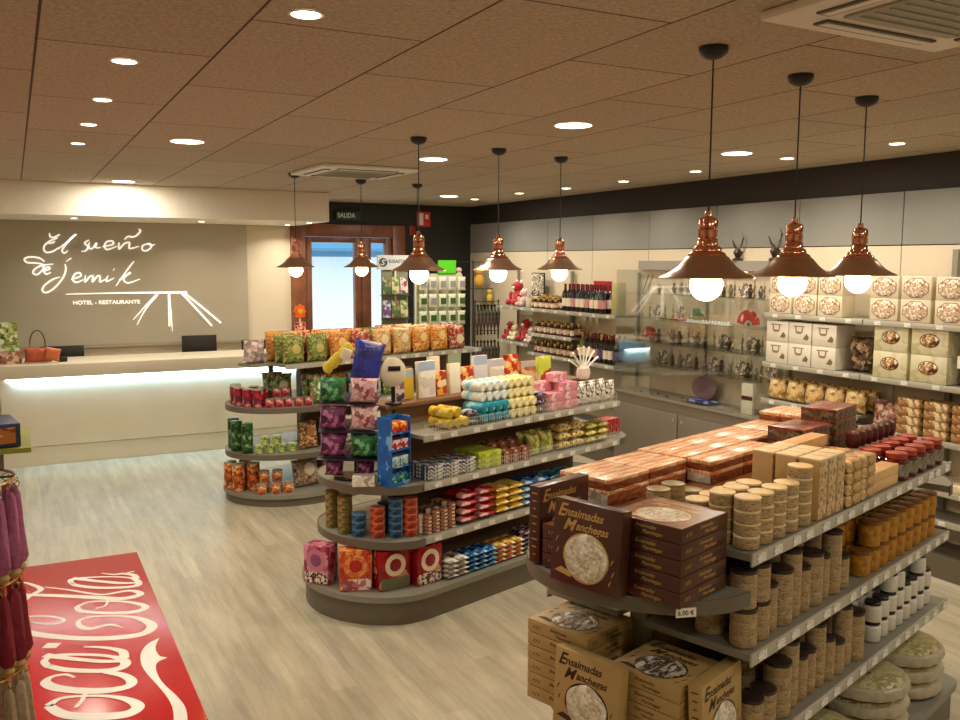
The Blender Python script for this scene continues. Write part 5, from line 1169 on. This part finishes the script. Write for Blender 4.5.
# --- glass cabinet ---
CY0, CY1 = 5.42, 7.40
M_GRY = mat('grey cabinet laminate', '837A6C', .45, var=.03, vs=3)
t = thing('glass_cabinet', 'grey based glass display cabinet of knives and figurines on the right wall', 'cabinet', (5.40, CY0, 0))
L_ = CY1-CY0
obj('base', bx(.02, .34, 0, L_, .0, .80), M_GRY, t)
for k in range(2): 
    d = obj('door', bx(.0, .018, .01+k*L_/2, L_/2-.01+k*L_/2, .08, .70, bev=.002), mat('grey door laminate', '7A7164', .45, var=.03, vs=3), t)
    obj('lock', box(newbm(), .006, .02, .02, (-.003, L_/2-.06 if k == 0 else L_/2+.06, .64)), M_RAIL, d)
obj('deck', bx(0, .34, 0, L_, .801, .825), mat('grey deck', '9A9184', .35), t)
obj('back', bx(.325, .34, 0, L_, .826, 2.03), M_CREAM, t)
obj('header', bx(.27, .34, 0, L_, 2.031, 2.12), mat('grey header bar', '9A938A', .5), t)
for y in (0.004, L_-.01): obj('end_pane', bx(.0, .324, y, y+.006, .826, 2.03), M_GLASS, t)
for k in range(2): obj('glass_door', bx(-.006, 0, .004+k*L_/2, L_/2-.002+k*L_/2, .826, 2.03), M_GLASS, t)
M_GEDGE = glassm('green edged glass', (.96, .985, .97, 1), .15)
for z in (1.12, 1.34, 1.56, 1.80): obj('glass_shelf', bx(.03, .322, .012, L_-.012, z-.008, z), M_GEDGE, t)
obj('centre_rail', bx(.0, .012, L_/2-.008, L_/2+.008, .826, 2.03) if False else bx(.306, .324, L_/2-.01, L_/2+.01, .826, 2.03), M_SHELF, t)
# contents
MET = mat('polished steel', 'C9C9C4', .15, metal=1); BRZ = mat('dark bronze figure', '4A3B2C', .3, metal=.6); PEW = mat('pewter figure', '8A8478', .3, metal=.7)
def figurine(seed):
    rs = random.Random(seed); t = thing('figurine', 'x', 'figurine'); bm = newbm()
    lathe(bm, [(.022, 0), (.024, .006), (.012, .012), (.014, .03), (.02, .05), (.014, .07), (.008, .078)], 12); obj('figure', bm, BRZ if seed % 2 else PEW, t)
    bm = newbm(); ball(bm, .012, (0, 0, .088), seg=8); obj('head', bm, BRZ if seed % 2 else PEW, t)
    bm = newbm(); tube(bm, [(-.025, 0, .045), (-.01, 0, .062), (.01, 0, .062), (.028, -.005, .05+.02*rs.random())], .005, 6); obj('arm', bm, PEW, t)
    return t
F1, F2 = figurine(1), figurine(2)
def CB_(s, o, z): return (5.40+o, s, z)
nm_z = {.8265: 'floor', 1.1205: 'first shelf', 1.3405: 'second shelf', 1.5605: 'third shelf', 1.8005: 'top shelf'}
for zi, z in enumerate((1.1205, 1.3405, 1.8005)):
    for i in range(11):
        y = 5.55+.165*i+random.uniform(-.02, .02)
        if y > 6.95: continue
        put(F1 if (i+zi) % 2 else F2, CB_(y, .12+.06*(i % 2), z), random.uniform(0, 6), 'small metal figurine, %s from near end, %s of glass cabinet' % (ORD[i], nm_z[z]), 'metal figurines in the glass cabinet', random.uniform(.9, 1.35))
TRK = thing('keyring_trinket', 'x', 'trinket'); b = newbm(); tube(b, [(0, 0, .0), (0, 0, .02), (.004, 0, .06), (-.003, 0, .10), (0, 0, .13)], [.012, .014, .008, .010, .004], 8); obj('charm', b, mat('brass charm', 'B08A4A', .3, metal=.8), TRK)
b = newbm(); tube(b, [(.009*cos(a), 0, .138+.009*sin(a)) for a in [2*pi*i/10 for i in range(10)]], .002, 6, closed=True); obj('ring', b, MET, TRK)
PLT = thing('painted_dish', 'x', 'dish'); b = newbm(); lathe(b, [(.02, -.004), (.06, .0), (.064, .006), (.05, .003), (.02, .0)], 24); bmesh.ops.transform(b, matrix=Matrix.Translation((0, 0, .066)) @ Matrix.Rotation(pi/2-.15, 4, 'X'), verts=b.verts); obj('dish', b, prt('painted dish', ['E0D4BC', 'A8482E', '5A6A8A', 'E8DEC8', '8A7A4A'], 60, .2), PLT)
b = newbm(); box(b, .07, .05, .004, (0, .01, .002)); obj('stand', b, BRZ, PLT)
for zi, z in enumerate((1.1205, 1.3405, 1.5605, 1.8005)):
    for i in range(16):
        y = 5.50+.118*i
        if (z == 1.1205 and y > 7.0) or (z == 1.3405 and 6.9 < y < 7.3) or (z == 1.5605 and y < 6.6) or (z == 1.8005 and y > 6.85): continue
        put(TRK if (i+zi) % 3 else PLT, CB_(y, .235, z), W90 if (i+zi) % 3 == 0 else random.uniform(0, 3), '%s at the back of the glass cabinet %s, %s from near end' % ('brass keyring trinket' if (i+zi) % 3 else 'painted dish', nm_z[z], ORD[i]), 'trinkets at the back of the cabinet', 1.0)
def fan(label, loc, r=.13, m=None):
    t = thing('hand_fan', label, 'fan', loc, W90); bm = newbm(); n = 24
    pts = [(0.02*cos(a), .02*sin(a)) for a in (pi, 0)]
    outer = [(r*(1 if i % 2 else .985)*cos(radians(8+164*i/n)), r*sin(radians(8+164*i/n))) for i in range(n+1)]
    inner = [(r*.35*cos(radians(8+164*i/n)), r*.35*sin(radians(8+164*i/n))) for i in range(n+1)]
    vs = [[bm.verts.new((x, .004*(i % 2)+d, z)) for i, (x, z) in enumerate(P)] for d in (0, .003) for P in (outer, inner)]
    o0, i0, o1, i1 = vs
    for i in range(n):
        bm.faces.new((i0[i], i0[i+1], o0[i+1], o0[i])); bm.faces.new((i1[i+1], i1[i], o1[i], o1[i+1])); bm.faces.new((o0[i], o0[i+1], o1[i+1], o1[i])); bm.faces.new((i0[i+1], i0[i], i1[i], i1[i+1]))
    for k in (0, n): bm.faces.new((o0[k], i0[k], i1[k], o1[k]))
    obj('leaf', bm, m, t)
    bm = newbm()
    for i in range(0, n+1, 3):
        a = radians(8+164*i/n); tube(bm, [(0, 0.006, 0.004), (r*.4*cos(a), .006, r*.4*sin(a)+.002)], .002, 5)
    obj('ribs', bm, mat('dark fan wood', '3A1A14', .4), t)
RF = prt('red fan with flowers', ['A81A22', 'B82830', '8A1018', 'E8B8B0', 'A81A22'], 26, .4)
fan('red flowered hand fan standing in the glass cabinet right half', CB_(5.72, .16, 1.565), .14, RF)
fan('red hand fan standing behind the blue display box', CB_(7.08, .18, 1.345), .13, RF)
fan('green hand fan on the third cabinet shelf', CB_(6.42, .2, 1.565), .12, prt('green fan with pale print', ['2A8A5A', '3AA070', 'C8D8C0', '1E6A44'], 26, .4))
KN = thing('pocket_knife', 'x', 'knife'); b = newbm(); prism(b, [(-.06, 0), (0, -.008), (.06, -.004), (.075, .004), (.0, .008), (-.06, .008)], 0, .003); obj('blade', b, MET, KN)
b = newbm(); box(b, .07, .016, .012, (-.085, .002, .0066), bev=.004); obj('grip', b, mat('dark horn grip', '2A1C14', .3), KN)
for i in range(9):
    if i in (2, 3, 4): continue
    put(KN, CB_(5.60+.19*i, .14+.05*(i % 2), .827), 1.2+random.uniform(-.5, .5), 'pocket knife lying on the cabinet floor, %s from near end' % ORD[i], 'pocket knives')
for i in range(6):
    put(KN, CB_(6.0+.14*i, .14, 1.5615), W90+.3, 'pocket knife on the third cabinet shelf, %s from near end' % ORD[i], 'pocket knives')
t = thing('jewellery_tray', 'bright bluish white tray of trinkets on the third cabinet shelf', 'tray', CB_(6.12, .07, 1.5615), W90); obj('tray', bx(-.28, .28, -.03, .03, 0, .012), mat('ice blue velvet', 'D8ECF4', .5), t)
b = newbm()
for i in range(14): ball(b, .011, (-.26+.04*i, 0, .02), seg=8)
obj('bead_row', b, mat('pale crystal', 'E8F4F8', .1), t)
t = thing('folded_scarf', 'blue and white folded scarf on the cabinet floor', 'scarf', CB_(6.22, .12, .827), W90); b = newbm(); pillow(b, .34, .18, .04, seed=3, axis='lie'); obj('cloth', b, prt('blue scarf print', ['3A4AA0', '5A6AC0', 'A8B0D8', '2A347A'], 20, .6), t)
t = thing('pamphlet_box', 'white upright box with dark red band at the cabinet right end', 'box', CB_(5.60, .08, .827), W90+.1); obj('body', bx(-.06, .06, -.02, .02, 0, .26, bev=.002), mat('white card', 'EDE8D8', .5), t); obj('red_band', bx(-.058, .058, -.0212, -.0202, .12, .155), mat('maroon band', '5A1A1E', .4), t)
t = thing('rosy_dish', 'mauve oval dish leaning on the cabinet back', 'dish', CB_(6.32, .24, .95), 0); b = newbm(); lathe(b, [(.02, 0), (.11, .004), (.13, .012), (.135, .016), (.125, .014), (.02, .006)], 30); bmesh.ops.transform(b, matrix=Matrix.Translation((0, 0, .0)) @ Matrix.Rotation(-pi/2+.12, 4, 'Y') @ Matrix.Diagonal((.8, 1.2, 1, 1)), verts=b.verts); obj('dish', b, mat('mauve ceramic', '9A7A80', .25), t)
b = newbm(); tube(b, [(.03, -.06, -.12), (.0, -.06, -.09), (.02, -.06, -.02)], .003, 6); tube(b, [(.03, .06, -.12), (.0, .06, -.09), (.02, .06, -.02)], .003, 6); tube(b, [(.03, -.06, -.12), (.03, .06, -.12)], .003, 6); obj('stand', b, MET, t)
# blue display box with see-through extension
t = thing('blue_display_box', 'glossy blue display box at the far end of the glass cabinet', 'display box', CB_(7.21, .075, 1.1208), W90); obj('box', bx(-.15, .13, -.06, .06, 0, .185, bev=.002), mat('glossy azure', '2E86C8', .2), t); obj('lid', bx(-.152, .132, -.062, .062, .186, .2), mat('pale azure lid', '6AB4E0', .2, ), t)
# horns on the cabinet top: antler ornaments
AN = mat('dark horn', '3A2A1E', .35)
def antler(label, loc, s):
    t = thing('horn_ornament', label, 'ornament', loc, W90); b = newbm(); lathe(b, [(.05*s, 0), (.05*s, .02*s), (.02*s, .03*s), (.03*s, .05*s), (.045*s, .08*s), (.02*s, .12*s)], 16); obj('base', b, AN, t)
    b = newbm(); tube(b, [(0, 0, .10*s), (.05*s, 0, .16*s), (.07*s, 0, .22*s), (.04*s, 0, .28*s)], [.016*s, .013*s, .009*s, .003*s], 8); obj('horn', b, PEW, t)
    b = newbm(); tube(b, [(0, 0, .10*s), (-.05*s, 0, .15*s), (-.08*s, 0, .21*s)], [.014*s, .01*s, .003*s], 8); obj('horn', b, AN, t)
antler('dark curved horn ornament on the cabinet header, beside the nearest lamp', (5.70, 5.58, 2.1205), 1.0)
antler('dark curved horn ornament on the cabinet header, behind the nearest lamp', (5.70, 6.02, 2.1205), .9)
# swords hanging display in the cabinet's far end
t = thing('letter_openers', 'crossed shiny letter openers leaning in the cabinet far end', 'letter openers', CB_(7.02, .10, 1.8005), W90)
for i, a in enumerate((.35, .5, .25)):
    b = newbm(); tube(b, [(-.08+.04*i, 0, 0.002), (-.08+.04*i+sin(a)*.2, .02, .2*cos(a))], [.003, .007], 6); obj('opener', b, MET, t)
# --- bottle shelves ---
wallunit('wall shelving with bottles and plush toys left of the glass cabinet', 7.42, 9.92, [(1.56, 7.42, 8.66), (1.56, 8.67, 9.92), (1.04, 7.42, 8.2), (1.27, 8.22, 9.15), (1.04, 8.22, 9.15), (1.13, 9.16, 9.92), (.7, 7.42, 9.92), (.4, 7.42, 9.92)], 2.0)
BG = mat('dark wine glass', '140C0E', .08, coat=.5); BGG = mat('green bottle glass', '5A6A34', .1, coat=.5); LBL = mat('cream bottle label', 'E8DCC4', .5); FOI = mat('dark red foil', '6A1418', .3, metal=.4); FOG = mat('gold foil', 'A88A3A', .3, metal=.7); LBB = mat('violet blue label', '4A4A8A', .5)
def bottle(g, lab, foil, s=1):
    t = thing('wine_bottle', 'x', 'bottle'); r = .037
    b = newbm(); lathe(b, [(r*.9, 0), (r, .004), (r, .19), (r*.85, .205), (.016, .235), (.0135, .24)], 18); obj('glass', b, g, t)
    b = newbm(); lathe(b, [(.0145, .24), (.0145, .298), (.013, .30)], 14); obj('capsule', b, foil, t)
    b = newbm(); lathe(b, [(r+.0008, .05), (r+.0008, .14)], 18, cap=False); obj('paper_label', b, lab, t)
    return t
B = [bottle(BG, LBL, FOI), bottle(BG, LBB, FOG), bottle(BG, mat('pink label', 'C88A90', .5), FOI), bottle(BGG, LBL, FOG)]
for r in range(2):
    for i in range(9):
        put(B[0] if (i+r) % 3 else B[2], RW_(7.76+.09*i, .09+.1*r, 1.5645), random.uniform(0, 6), 'dark wine bottle, %s from cabinet, %s row, upper bottle shelf' % (ORD[i], ['front', 'back'][r]), 'wine bottles on the upper shelf')
    for i in range(8):
        put(B[[1, 0, 0, 1, 2, 0, 0, 3][i]], RW_(7.50+.088*i, .09+.1*r, 1.0445), random.uniform(0, 6), 'dark wine bottle, %s from cabinet, %s row, lower bottle shelf' % (ORD[i], ['front', 'back'][r]), 'wine bottles on the lower shelf')
GBX = k_box('gift_carton', 'box', .11, .1, .33, mat('pale olive carton', 'B8B078', .5, var=.05, vs=10), .003); put(GBX, RW_(7.52, .12, 1.5645), W90, 'tall pale olive carton between the bottles and the glass cabinet', None)
RGB = k_box('gift_carton', 'box', .3, .04, .14, mat('red carton', 'A81E28', .4), .003); put(RGB, RW_(8.0, .285 if False else .26, 1.8665 if False else 1.5645), W90, 'red carton behind the upper wine bottles', None, (1, 1, 2.4))
MB = k_jar('mini_bottle', 'bottle', .022, .11, mat('amber liquor', '5A2A14', .1, coat=.5), mat('black cap', '1A1412', .4), LBL, .03); MB2 = k_jar('mini_bottle', 'bottle', .022, .12, mat('dark red liquor', '4A0E12', .1, coat=.5), mat('gold cap', 'B8964A', .3, metal=.6), prt('small pale label', ['E8DCC4', 'C8A890', 'A84A40'], 90), .03)
for r in range(3):
    for i in range(9):
        put(MB if (i+r) % 2 else MB2, RW_(8.62+.062*i, .05+.085*r, 1.5645), 0, 'miniature liquor bottle, %s from wine side, %s row, top shelf' % (ORD[i], ROWN[3][r]), 'miniature bottles on the top shelf', 1+.15*r)
for zi, z in enumerate((1.2745, 1.0445)):
    for r in range(2):
        for i in range(12):
            put(MB2 if (i+r) % 2 else MB, RW_(8.28+.07*i, .06+.09*r, z), 0, 'miniature liquor bottle, %s from wine side, %s row, %s short shelf' % (ORD[i], ROWN[2][r], ['upper', 'lower'][zi]), 'miniature bottles on the short shelves', 1.1+.15*r)
# framed black-white picture + white mug + tall clear bag on top shelf
t = thing('framed_picture', 'black and white picture standing on the bottle shelving', 'picture', RW_(9.30, .22, 1.5645+.14), W90); obj('print', bx(-.13, .13, -.008, .008, 0, .26), prt('black and white print', ['2A2622', 'D8CCB4', '6A6054', 'EDE2CC', '1A1816'], 12, .4, noise=True), t); obj('frame', bx(-.14, .14, .009, .02, -.01, .27), M_BLACK, t)
obj('stand', bx(-.1, .1, .0, .06, -.1395, -.011), mat('white stand', 'E0D6C2', .5), t)
MUG = thing('mug', 'white mug below the black and white picture', 'mug', RW_(9.25, .08, 1.5645), 0); b = newbm(); lathe(b, [(.036, 0), (.042, .01), (.045, .11)], 20); obj('body', b, mat('white ceramic', 'E8E2D2', .2), MUG); b = newbm(); tube(b, [(0, .043, .09), (0, .072, .075), (0, .072, .04), (0, .043, .025)], .006, 8); obj('handle', b, mat('white ceramic', 'E8E2D2', .2), MUG)
# plush toys
def plush(label, loc, m1, m2, s=1):
    t = thing('plush_toy', label, 'plush toy', loc, W90); b = newbm(); ball(b, .085*s, (0, 0, .08*s), 1, .85, .95); obj('body', b, m1, t)
    b = newbm(); ball(b, .058*s, (0, -.015*s, .19*s), 1, .95, .9); h = obj('head', b, m1, t)
    for sx in (-1, 1):
        b = newbm(); ball(b, .022*s, (.045*s*sx, 0, .235*s), 1, .6, 1); obj('ear', b, m2, h)
        b = newbm(); ball(b, .03*s, (.075*s*sx, -.05*s, .1*s), .8, .8, 1.4); obj('arm', b, m1, t)
        b = newbm(); ball(b, .034*s, (.055*s*sx, -.085*s, .035*s), .8, 1.2, .9); obj('leg', b, m1, t)
        b = newbm(); ball(b, .007*s, (.02*s*sx, -.068*s, .2*s), seg=8); obj('eye', b, M_BLACK, h)
    b = newbm(); ball(b, .022*s, (0, -.066*s, .178*s), 1, .7, .8); obj('muzzle', b, m2, h)
PR = mat('red plush', 'B01420', .85, bump=.5, bs=90, sheen=.5); PW = mat('cream plush', 'E6DFC0', .7); PPI = mat('pale pink plush', 'D8B8B4', .85, bump=.5, bs=90, sheen=.4); PYE = mat('golden plush', 'D8A030', .85, bump=.5, bs=90, sheen=.4)
plush('large red plush toy on top shelf, right of the lamp', RW_(9.62, .15, 1.565), PR, PW, 1.25)
plush('pale pink plush toy beside the red one on the top shelf', RW_(9.42, .11, 1.565), PPI, PW, .85)
plush('red plush toy on the middle shelf, left one', RW_(9.82, .15, 1.135), PR, PW, .9)
plush('red plush toy on the middle shelf, right one', RW_(9.43, .17, 1.135), PR, PW, 1.15)
plush('cream plush toy between the two red ones', RW_(9.63, .11, 1.135), PW, PYE, .8)
plush('white plush toy on the middle shelf, right of the red ones', RW_(9.235, .11, 1.135), mat('white plush', 'E4D8D0', .85, bump=.5, bs=90), PPI, .75)
# grid stand of hanging straps in the corner
def hang_rack(name, label, loc, w, h, rz=0):
    t = thing(name, label, 'display stand', loc, rz)
    b = newbm()
    for x in (-w/2, w/2): tube(b, [(x, 0, 0), (x, 0, h)], .01, 8)
    for k in range(5): tube(b, [(-w/2, 0, .1+(h-.12)*k/4), (w/2, 0, .1+(h-.12)*k/4)], .005, 6)
    for x in (-w/2, w/2): tube(b, [(x, -.1, .01), (x, .1, .01)], .01, 8)
    obj('frame', b, mat('dark metal rack', '3A3A34', .4, metal=.4), t)
    return t
hang_rack('strap_rack', 'dark grid stand hung with straps in the corner by plush toys', (5.36, 10.12, 0), .34, 1.62, 0)
ST = thing('hanging_strap', 'x', 'strap'); b = newbm(); tube(b, [(0, 0, 0), (.004, 0, -.1), (-.004, 0, -.25), (0, 0, -.38)], [.02, .024, .022, .014], 8); obj('cloth', b, prt('dark green and grey strap', ['2E4A2E', '4A5A44', '8A8478', '1E2A20', '6A2A3A'], 40, .6), ST)
b = newbm(); tube(b, [(0, .02, .01), (0, 0, .02), (0, 0, -.01)], .003, 6); obj('hook', b, MET, ST)
for r in range(2):
    for i in range(7):
        x = -.15+.05*i; a = 0; put(ST, (5.36+x, 10.12-.035, 1.56-.46*r), a, 'dark strap hanging, %s from left, %s bar of corner stand' % (ORD[i], ['upper', 'lower'][r]), 'hanging dark straps')
def hangtoy(label, loc, m, s):
    t = thing('hanging_toy', label, 'toy', loc, 0); b = newbm(); ball(b, .07*s, (0, 0, 0), .8, .8, 1.1); ball(b, .05*s, (0, 0, .1*s), 1, 1, 1) if False else None; obj('body', b, m, t)
    b = newbm(); ball(b, .045*s, (0, 0, .105*s), 1, .9, .9); obj('head', b, m, t)
    b = newbm(); tube(b, [(0, 0, .14*s), (0, 0, .14*s+.08)], .002, 6); obj('cord', b, M_CORD, t)
t = thing('toy_pole', 'thin dark pole holding the hanging yellow and pink toys', 'display stand', (5.42, 10.62, 0)); b = newbm(); tube(b, [(0, 0, 0), (0, 0, 2.12)], .012, 8); lathe(b, [(.14, 0), (.14, .012), (.02, .02)], 20); obj('pole', b, mat('dark metal rack', '3A3A34', .4, metal=.4), t)
for k in range(2): b = newbm(); tube(b, [(-.3, 0, 2.1-.355*k), (.3, 0, 2.1-.355*k)], .006, 6); obj('arm', b, mat('dark metal rack', '3A3A34', .4, metal=.4), t)
hangtoy('golden yellow hanging toy, larger one, near the room corner', (5.50, 10.604, 1.85), PYE, 1.2); hangtoy('yellow hanging toy, lower one, near the room corner', (5.66, 10.604, 1.62), mat('yellow toy plush', 'D8C24A', .8), .8)
hangtoy('pink hanging toy near the room corner', (5.20, 10.604, 1.90), PPI, .9)
# ---------- magazine and packet stands by the door ----------
t = thing('magazine_stand', 'book stand with SUSAETA header beside the door', 'display stand', (4.22, 10.4, 0), 0)
obj('header', bx(-.24, .18, -.012, .012, 2.0, 2.18), mat('pale grey header card', 'D8DAD8', .5), t)
bm = newbm(); lathe(bm, [(.055, 0), (.055, .002)], 24); bmesh.ops.transform(bm, matrix=Matrix.Translation((-.165, -.0125, 2.09)) @ Matrix.Rotation(pi/2, 4, 'X'), verts=bm.verts); lg = obj('round_logo', bm, mat('slate blue print', '3E4C5C', .5), t)
bm = newbm(); stroke(bm, [(-.035, -.018), (-.01, -.03), (.012, -.012), (-.012, .012), (.01, .03), (.035, .018)], .012, 5, 0, .001); bmesh.ops.transform(bm, matrix=Matrix.Translation((-.165, -.0147, 2.09)) @ Matrix.Rotation(pi/2, 4, 'X'), verts=bm.verts); obj('logo_swirl', bm, mat('pale print', 'D8DAD8', .5), lg)
text('SUSAETA', .058, mat('slate blue print', '3E4C5C', .5), t, (-.095, -.0135, 2.085), (pi/2, 0, 0), 'lettering', sx=.95, bold=.001)
obj('back_board', bx(-.18, .17, .01, .03, .3, 2.0), mat('grey green rack board', '8A9078', .5), t); obj('pole', bx(-.02, -.0, -.03, -.01, 1.55, 2.0), M_WHITE, t); obj('foot', bx(-.2, .2, -.2, .2, 0, .03), M_SHELF, t); obj('post', bx(-.03, .03, .032, .06, .03, 1.9), M_SHELF, t)
for k in range(4): obj('ledge', bx(-.2, .17, -.09, .009, 1.68-.29*k, 1.69-.29*k), mat('rack ledge', '4A463E', .5), t)
BK = [k_box('book', 'book', .10, .012, .21, prt('book cover '+a, c, 24, .35), .001) for a, c in (('a', ['6A8A4A', 'A8B070', 'D8D0B0']), ('b', ['B83A3A', 'E0D0C8', '3A6A9A', 'E8E0D0']), ('c', ['4A6AA0', 'A8B8D8', 'E8E4DC', '8A4A7A']), ('d', ['8A7A50', 'C8B888', '6A5A3A', '4A7A50']))]
for r in range(3):
    for i in range(3):
        put(BK[(i+r*2+(r == 0)*3) % 4], (4.22-.14+.115*i, 10.328, 1.7005-.29*r), (radians(-6), 0, 0), 'picture book, %s from left, %s row of the book stand' % (ORD[i], ROWN[3][r].replace('front', 'top').replace('rear', 'bottom')), 'picture books on the stand')
t = thing('packet_stand', 'pale pegboard stand with bright green header near the dark corner', 'display stand', (4.80, 10.35, 0))
obj('header', bx(-.02, .33-.1, -.01, .01, 1.955, 2.12), mat('bright green header', '4CB81A', .4, emit=.04, ecol='4CB81A'), t)
text('Frutos', .05, mat('pale print', 'D8DAD8', .5), t, (.02, -.0115, 2.02), (pi/2, 0, 0), 'lettering') if False else None
obj('back_board', bx(-.33, .31, .005, .02, .5, 1.95), mat('pale green pegboard', 'B4BC98', .5), t); obj('side_rail', bx(-.345, -.33, -.02, .02, .03, 1.93), M_WHITE, t); obj('foot', bx(-.35, .33, -.2, .2, 0, .03), M_SHELF, t); obj('post', bx(-.03, .03, .022, .05, .03, 1.9), M_SHELF, t)
def packet(c1, c2, nm):
    t = thing('hanging_packet', 'x', 'packet'); b = newbm(); pillow(b, .11, .17, .025, seed=5); obj('body', b, mat(nm, c1, .4), t); obj('green_label', bx(-.03, .045, -.0165, -.0155, .045, .12), mat(nm+' label', c2, .4), t)
    b = newbm(); tube(b, [(0, .035, .16), (0, -.015, .16)], .003, 6); obj('peg', b, MET, t); return t
HP1 = packet('D8D0C4', '8A8A8A', 'white packet'); HP2 = packet('D6DCC0', '3A5A24', 'pale green packet')
for r in range(3):
    for i in range(5):
        put(HP1 if r == 0 or (r == 1 and i == 1) else HP2, (4.80-.25+.135*i, 10.30, 1.74-.215*r), 0, '%s packet on pegs, %s from left, %s row' % ('white' if r == 0 or (r == 1 and i == 1) else 'pale green', ORD[i], ['top', 'middle', 'bottom'][r]), 'hanging packets on the pale stand')
# ---------- souvenir rack at the left edge ----------
t = thing('souvenir_stand', 'tall souvenir stand cropped by the left picture edge', 'display stand', (-.215, 3.3, .0058), 0)
bm = newbm(); tube(bm, [(0, 0, 0), (0, 0, 1.488)], .02, 10); lathe(bm, [(.2, 0), (.2, .015), (.03, .03)], 24); obj('pole', bm, mat('olive metal', '5A5A44', .45, metal=.3), t)
for z_ in (1.38, 1.05, .74, .45):
    b = newbm(); tube(b, [(.19*cos(a), .19*sin(a), z_) for a in [2*pi*i/20 for i in range(20)]], .005, 6, closed=True)
    for k in range(3): a = k*pi/3; tube(b, [(.19*cos(a), .19*sin(a), z_), (-.19*cos(a), -.19*sin(a), z_)], .004, 6)
    obj('ring', b, mat('brass wire', '9A7A3A', .3, metal=.8), t)
obj('tray', bx(-.22, .24, -.18, .18, 1.49, 1.505), mat('olive yellow ledge', '8A8A2E', .5), t)
def bundle(label, m, z_, n, rad=.19, ln=.255, grp='hanging tassels'):
    T = thing('hanging_tassel', 'x', 'tassel')
    b = newbm(); lathe(b, [(.004, 0), (.014, -.02), (.018, -.08), (.022, -ln*.6), (.026, -ln*.92), (.018, -ln)], 12, fn=lambda a, z: 1+.12*sin(5*a+z*20)); obj('strands', b, m, T)
    b = newbm(); tube(b, [(.012*cos(a), 0, .013+.012*sin(a)) for a in [2*pi*i/12 for i in range(12)]], .002, 6, closed=True); obj('loop', b, mat('brass', 'B08D4A', .3, metal=1), T)
    b = newbm(); lathe(b, [(.016, -ln-.03), (.022, -ln-.015), (.012, -ln+.002)], 12); obj('tip', b, mat('straw tip', 'A8884A', .5), T)
    for i in range(n):
        a = radians(-80+150*i/(n-1)); put(T, (-.215+rad*cos(a), 3.3+rad*sin(a), z_-.029), a, label % ORD[i], grp)
bundle('mauve tassel hanging on the souvenir stand, %s around the top ring', mat('mauve wool', 'A05A80', .8, var=.2, vs=60), 1.38, 9, grp='mauve tassels')
bundle('crimson tassel hanging on the souvenir stand, %s around the middle ring', mat('crimson wool', '7A1A2A', .8, var=.2, vs=60), 1.05, 9, grp='crimson tassels', ln=.235)
bundle('beige tassel hanging on the souvenir stand, %s around the low ring', mat('beige wool', '9A8A6E', .8, var=.2, vs=60), .74, 9, ln=.215, grp='beige tassels')
bundle('blue tassel hanging on the souvenir stand, %s around the lowest ring', mat('blue wool', '2A5A9A', .8, var=.2, vs=60), .45, 9, ln=.2, grp='blue tassels')
t = thing('souvenir_box', 'dark blue box with an orange picture on the souvenir stand tray', 'box', (-.165, 3.22, 1.5135), .15); obj('body', bx(-.13, .15, -.1, .1, 0, .075, bev=.003), mat('dark blue card', '1E2A4A', .4), t); obj('picture', bx(-.11, .135, -.1012, -.1002, .012, .062), prt('orange food print', ['B06A2A', 'D89A4A', '8A3A1E', 'E0C080'], 26, .4), t)
print('BAD LABELS', BAD[:20])
from collections import Counter
_c = Counter(o['label'] for o in SC.objects if o.parent is None and 'label' in o)
print('DUP', [k for k, v in _c.items() if v > 1][:20], 'LEFT', [o.name for o in SC.objects if o.get('label') == 'x'])
for o in list(SC.objects):     # kinds that were never placed
    if o.get('label') == 'x':
        for c in list(o.children):
            for g in list(c.children): bpy.data.objects.remove(g)
            bpy.data.objects.remove(c)
        bpy.data.objects.remove(o)
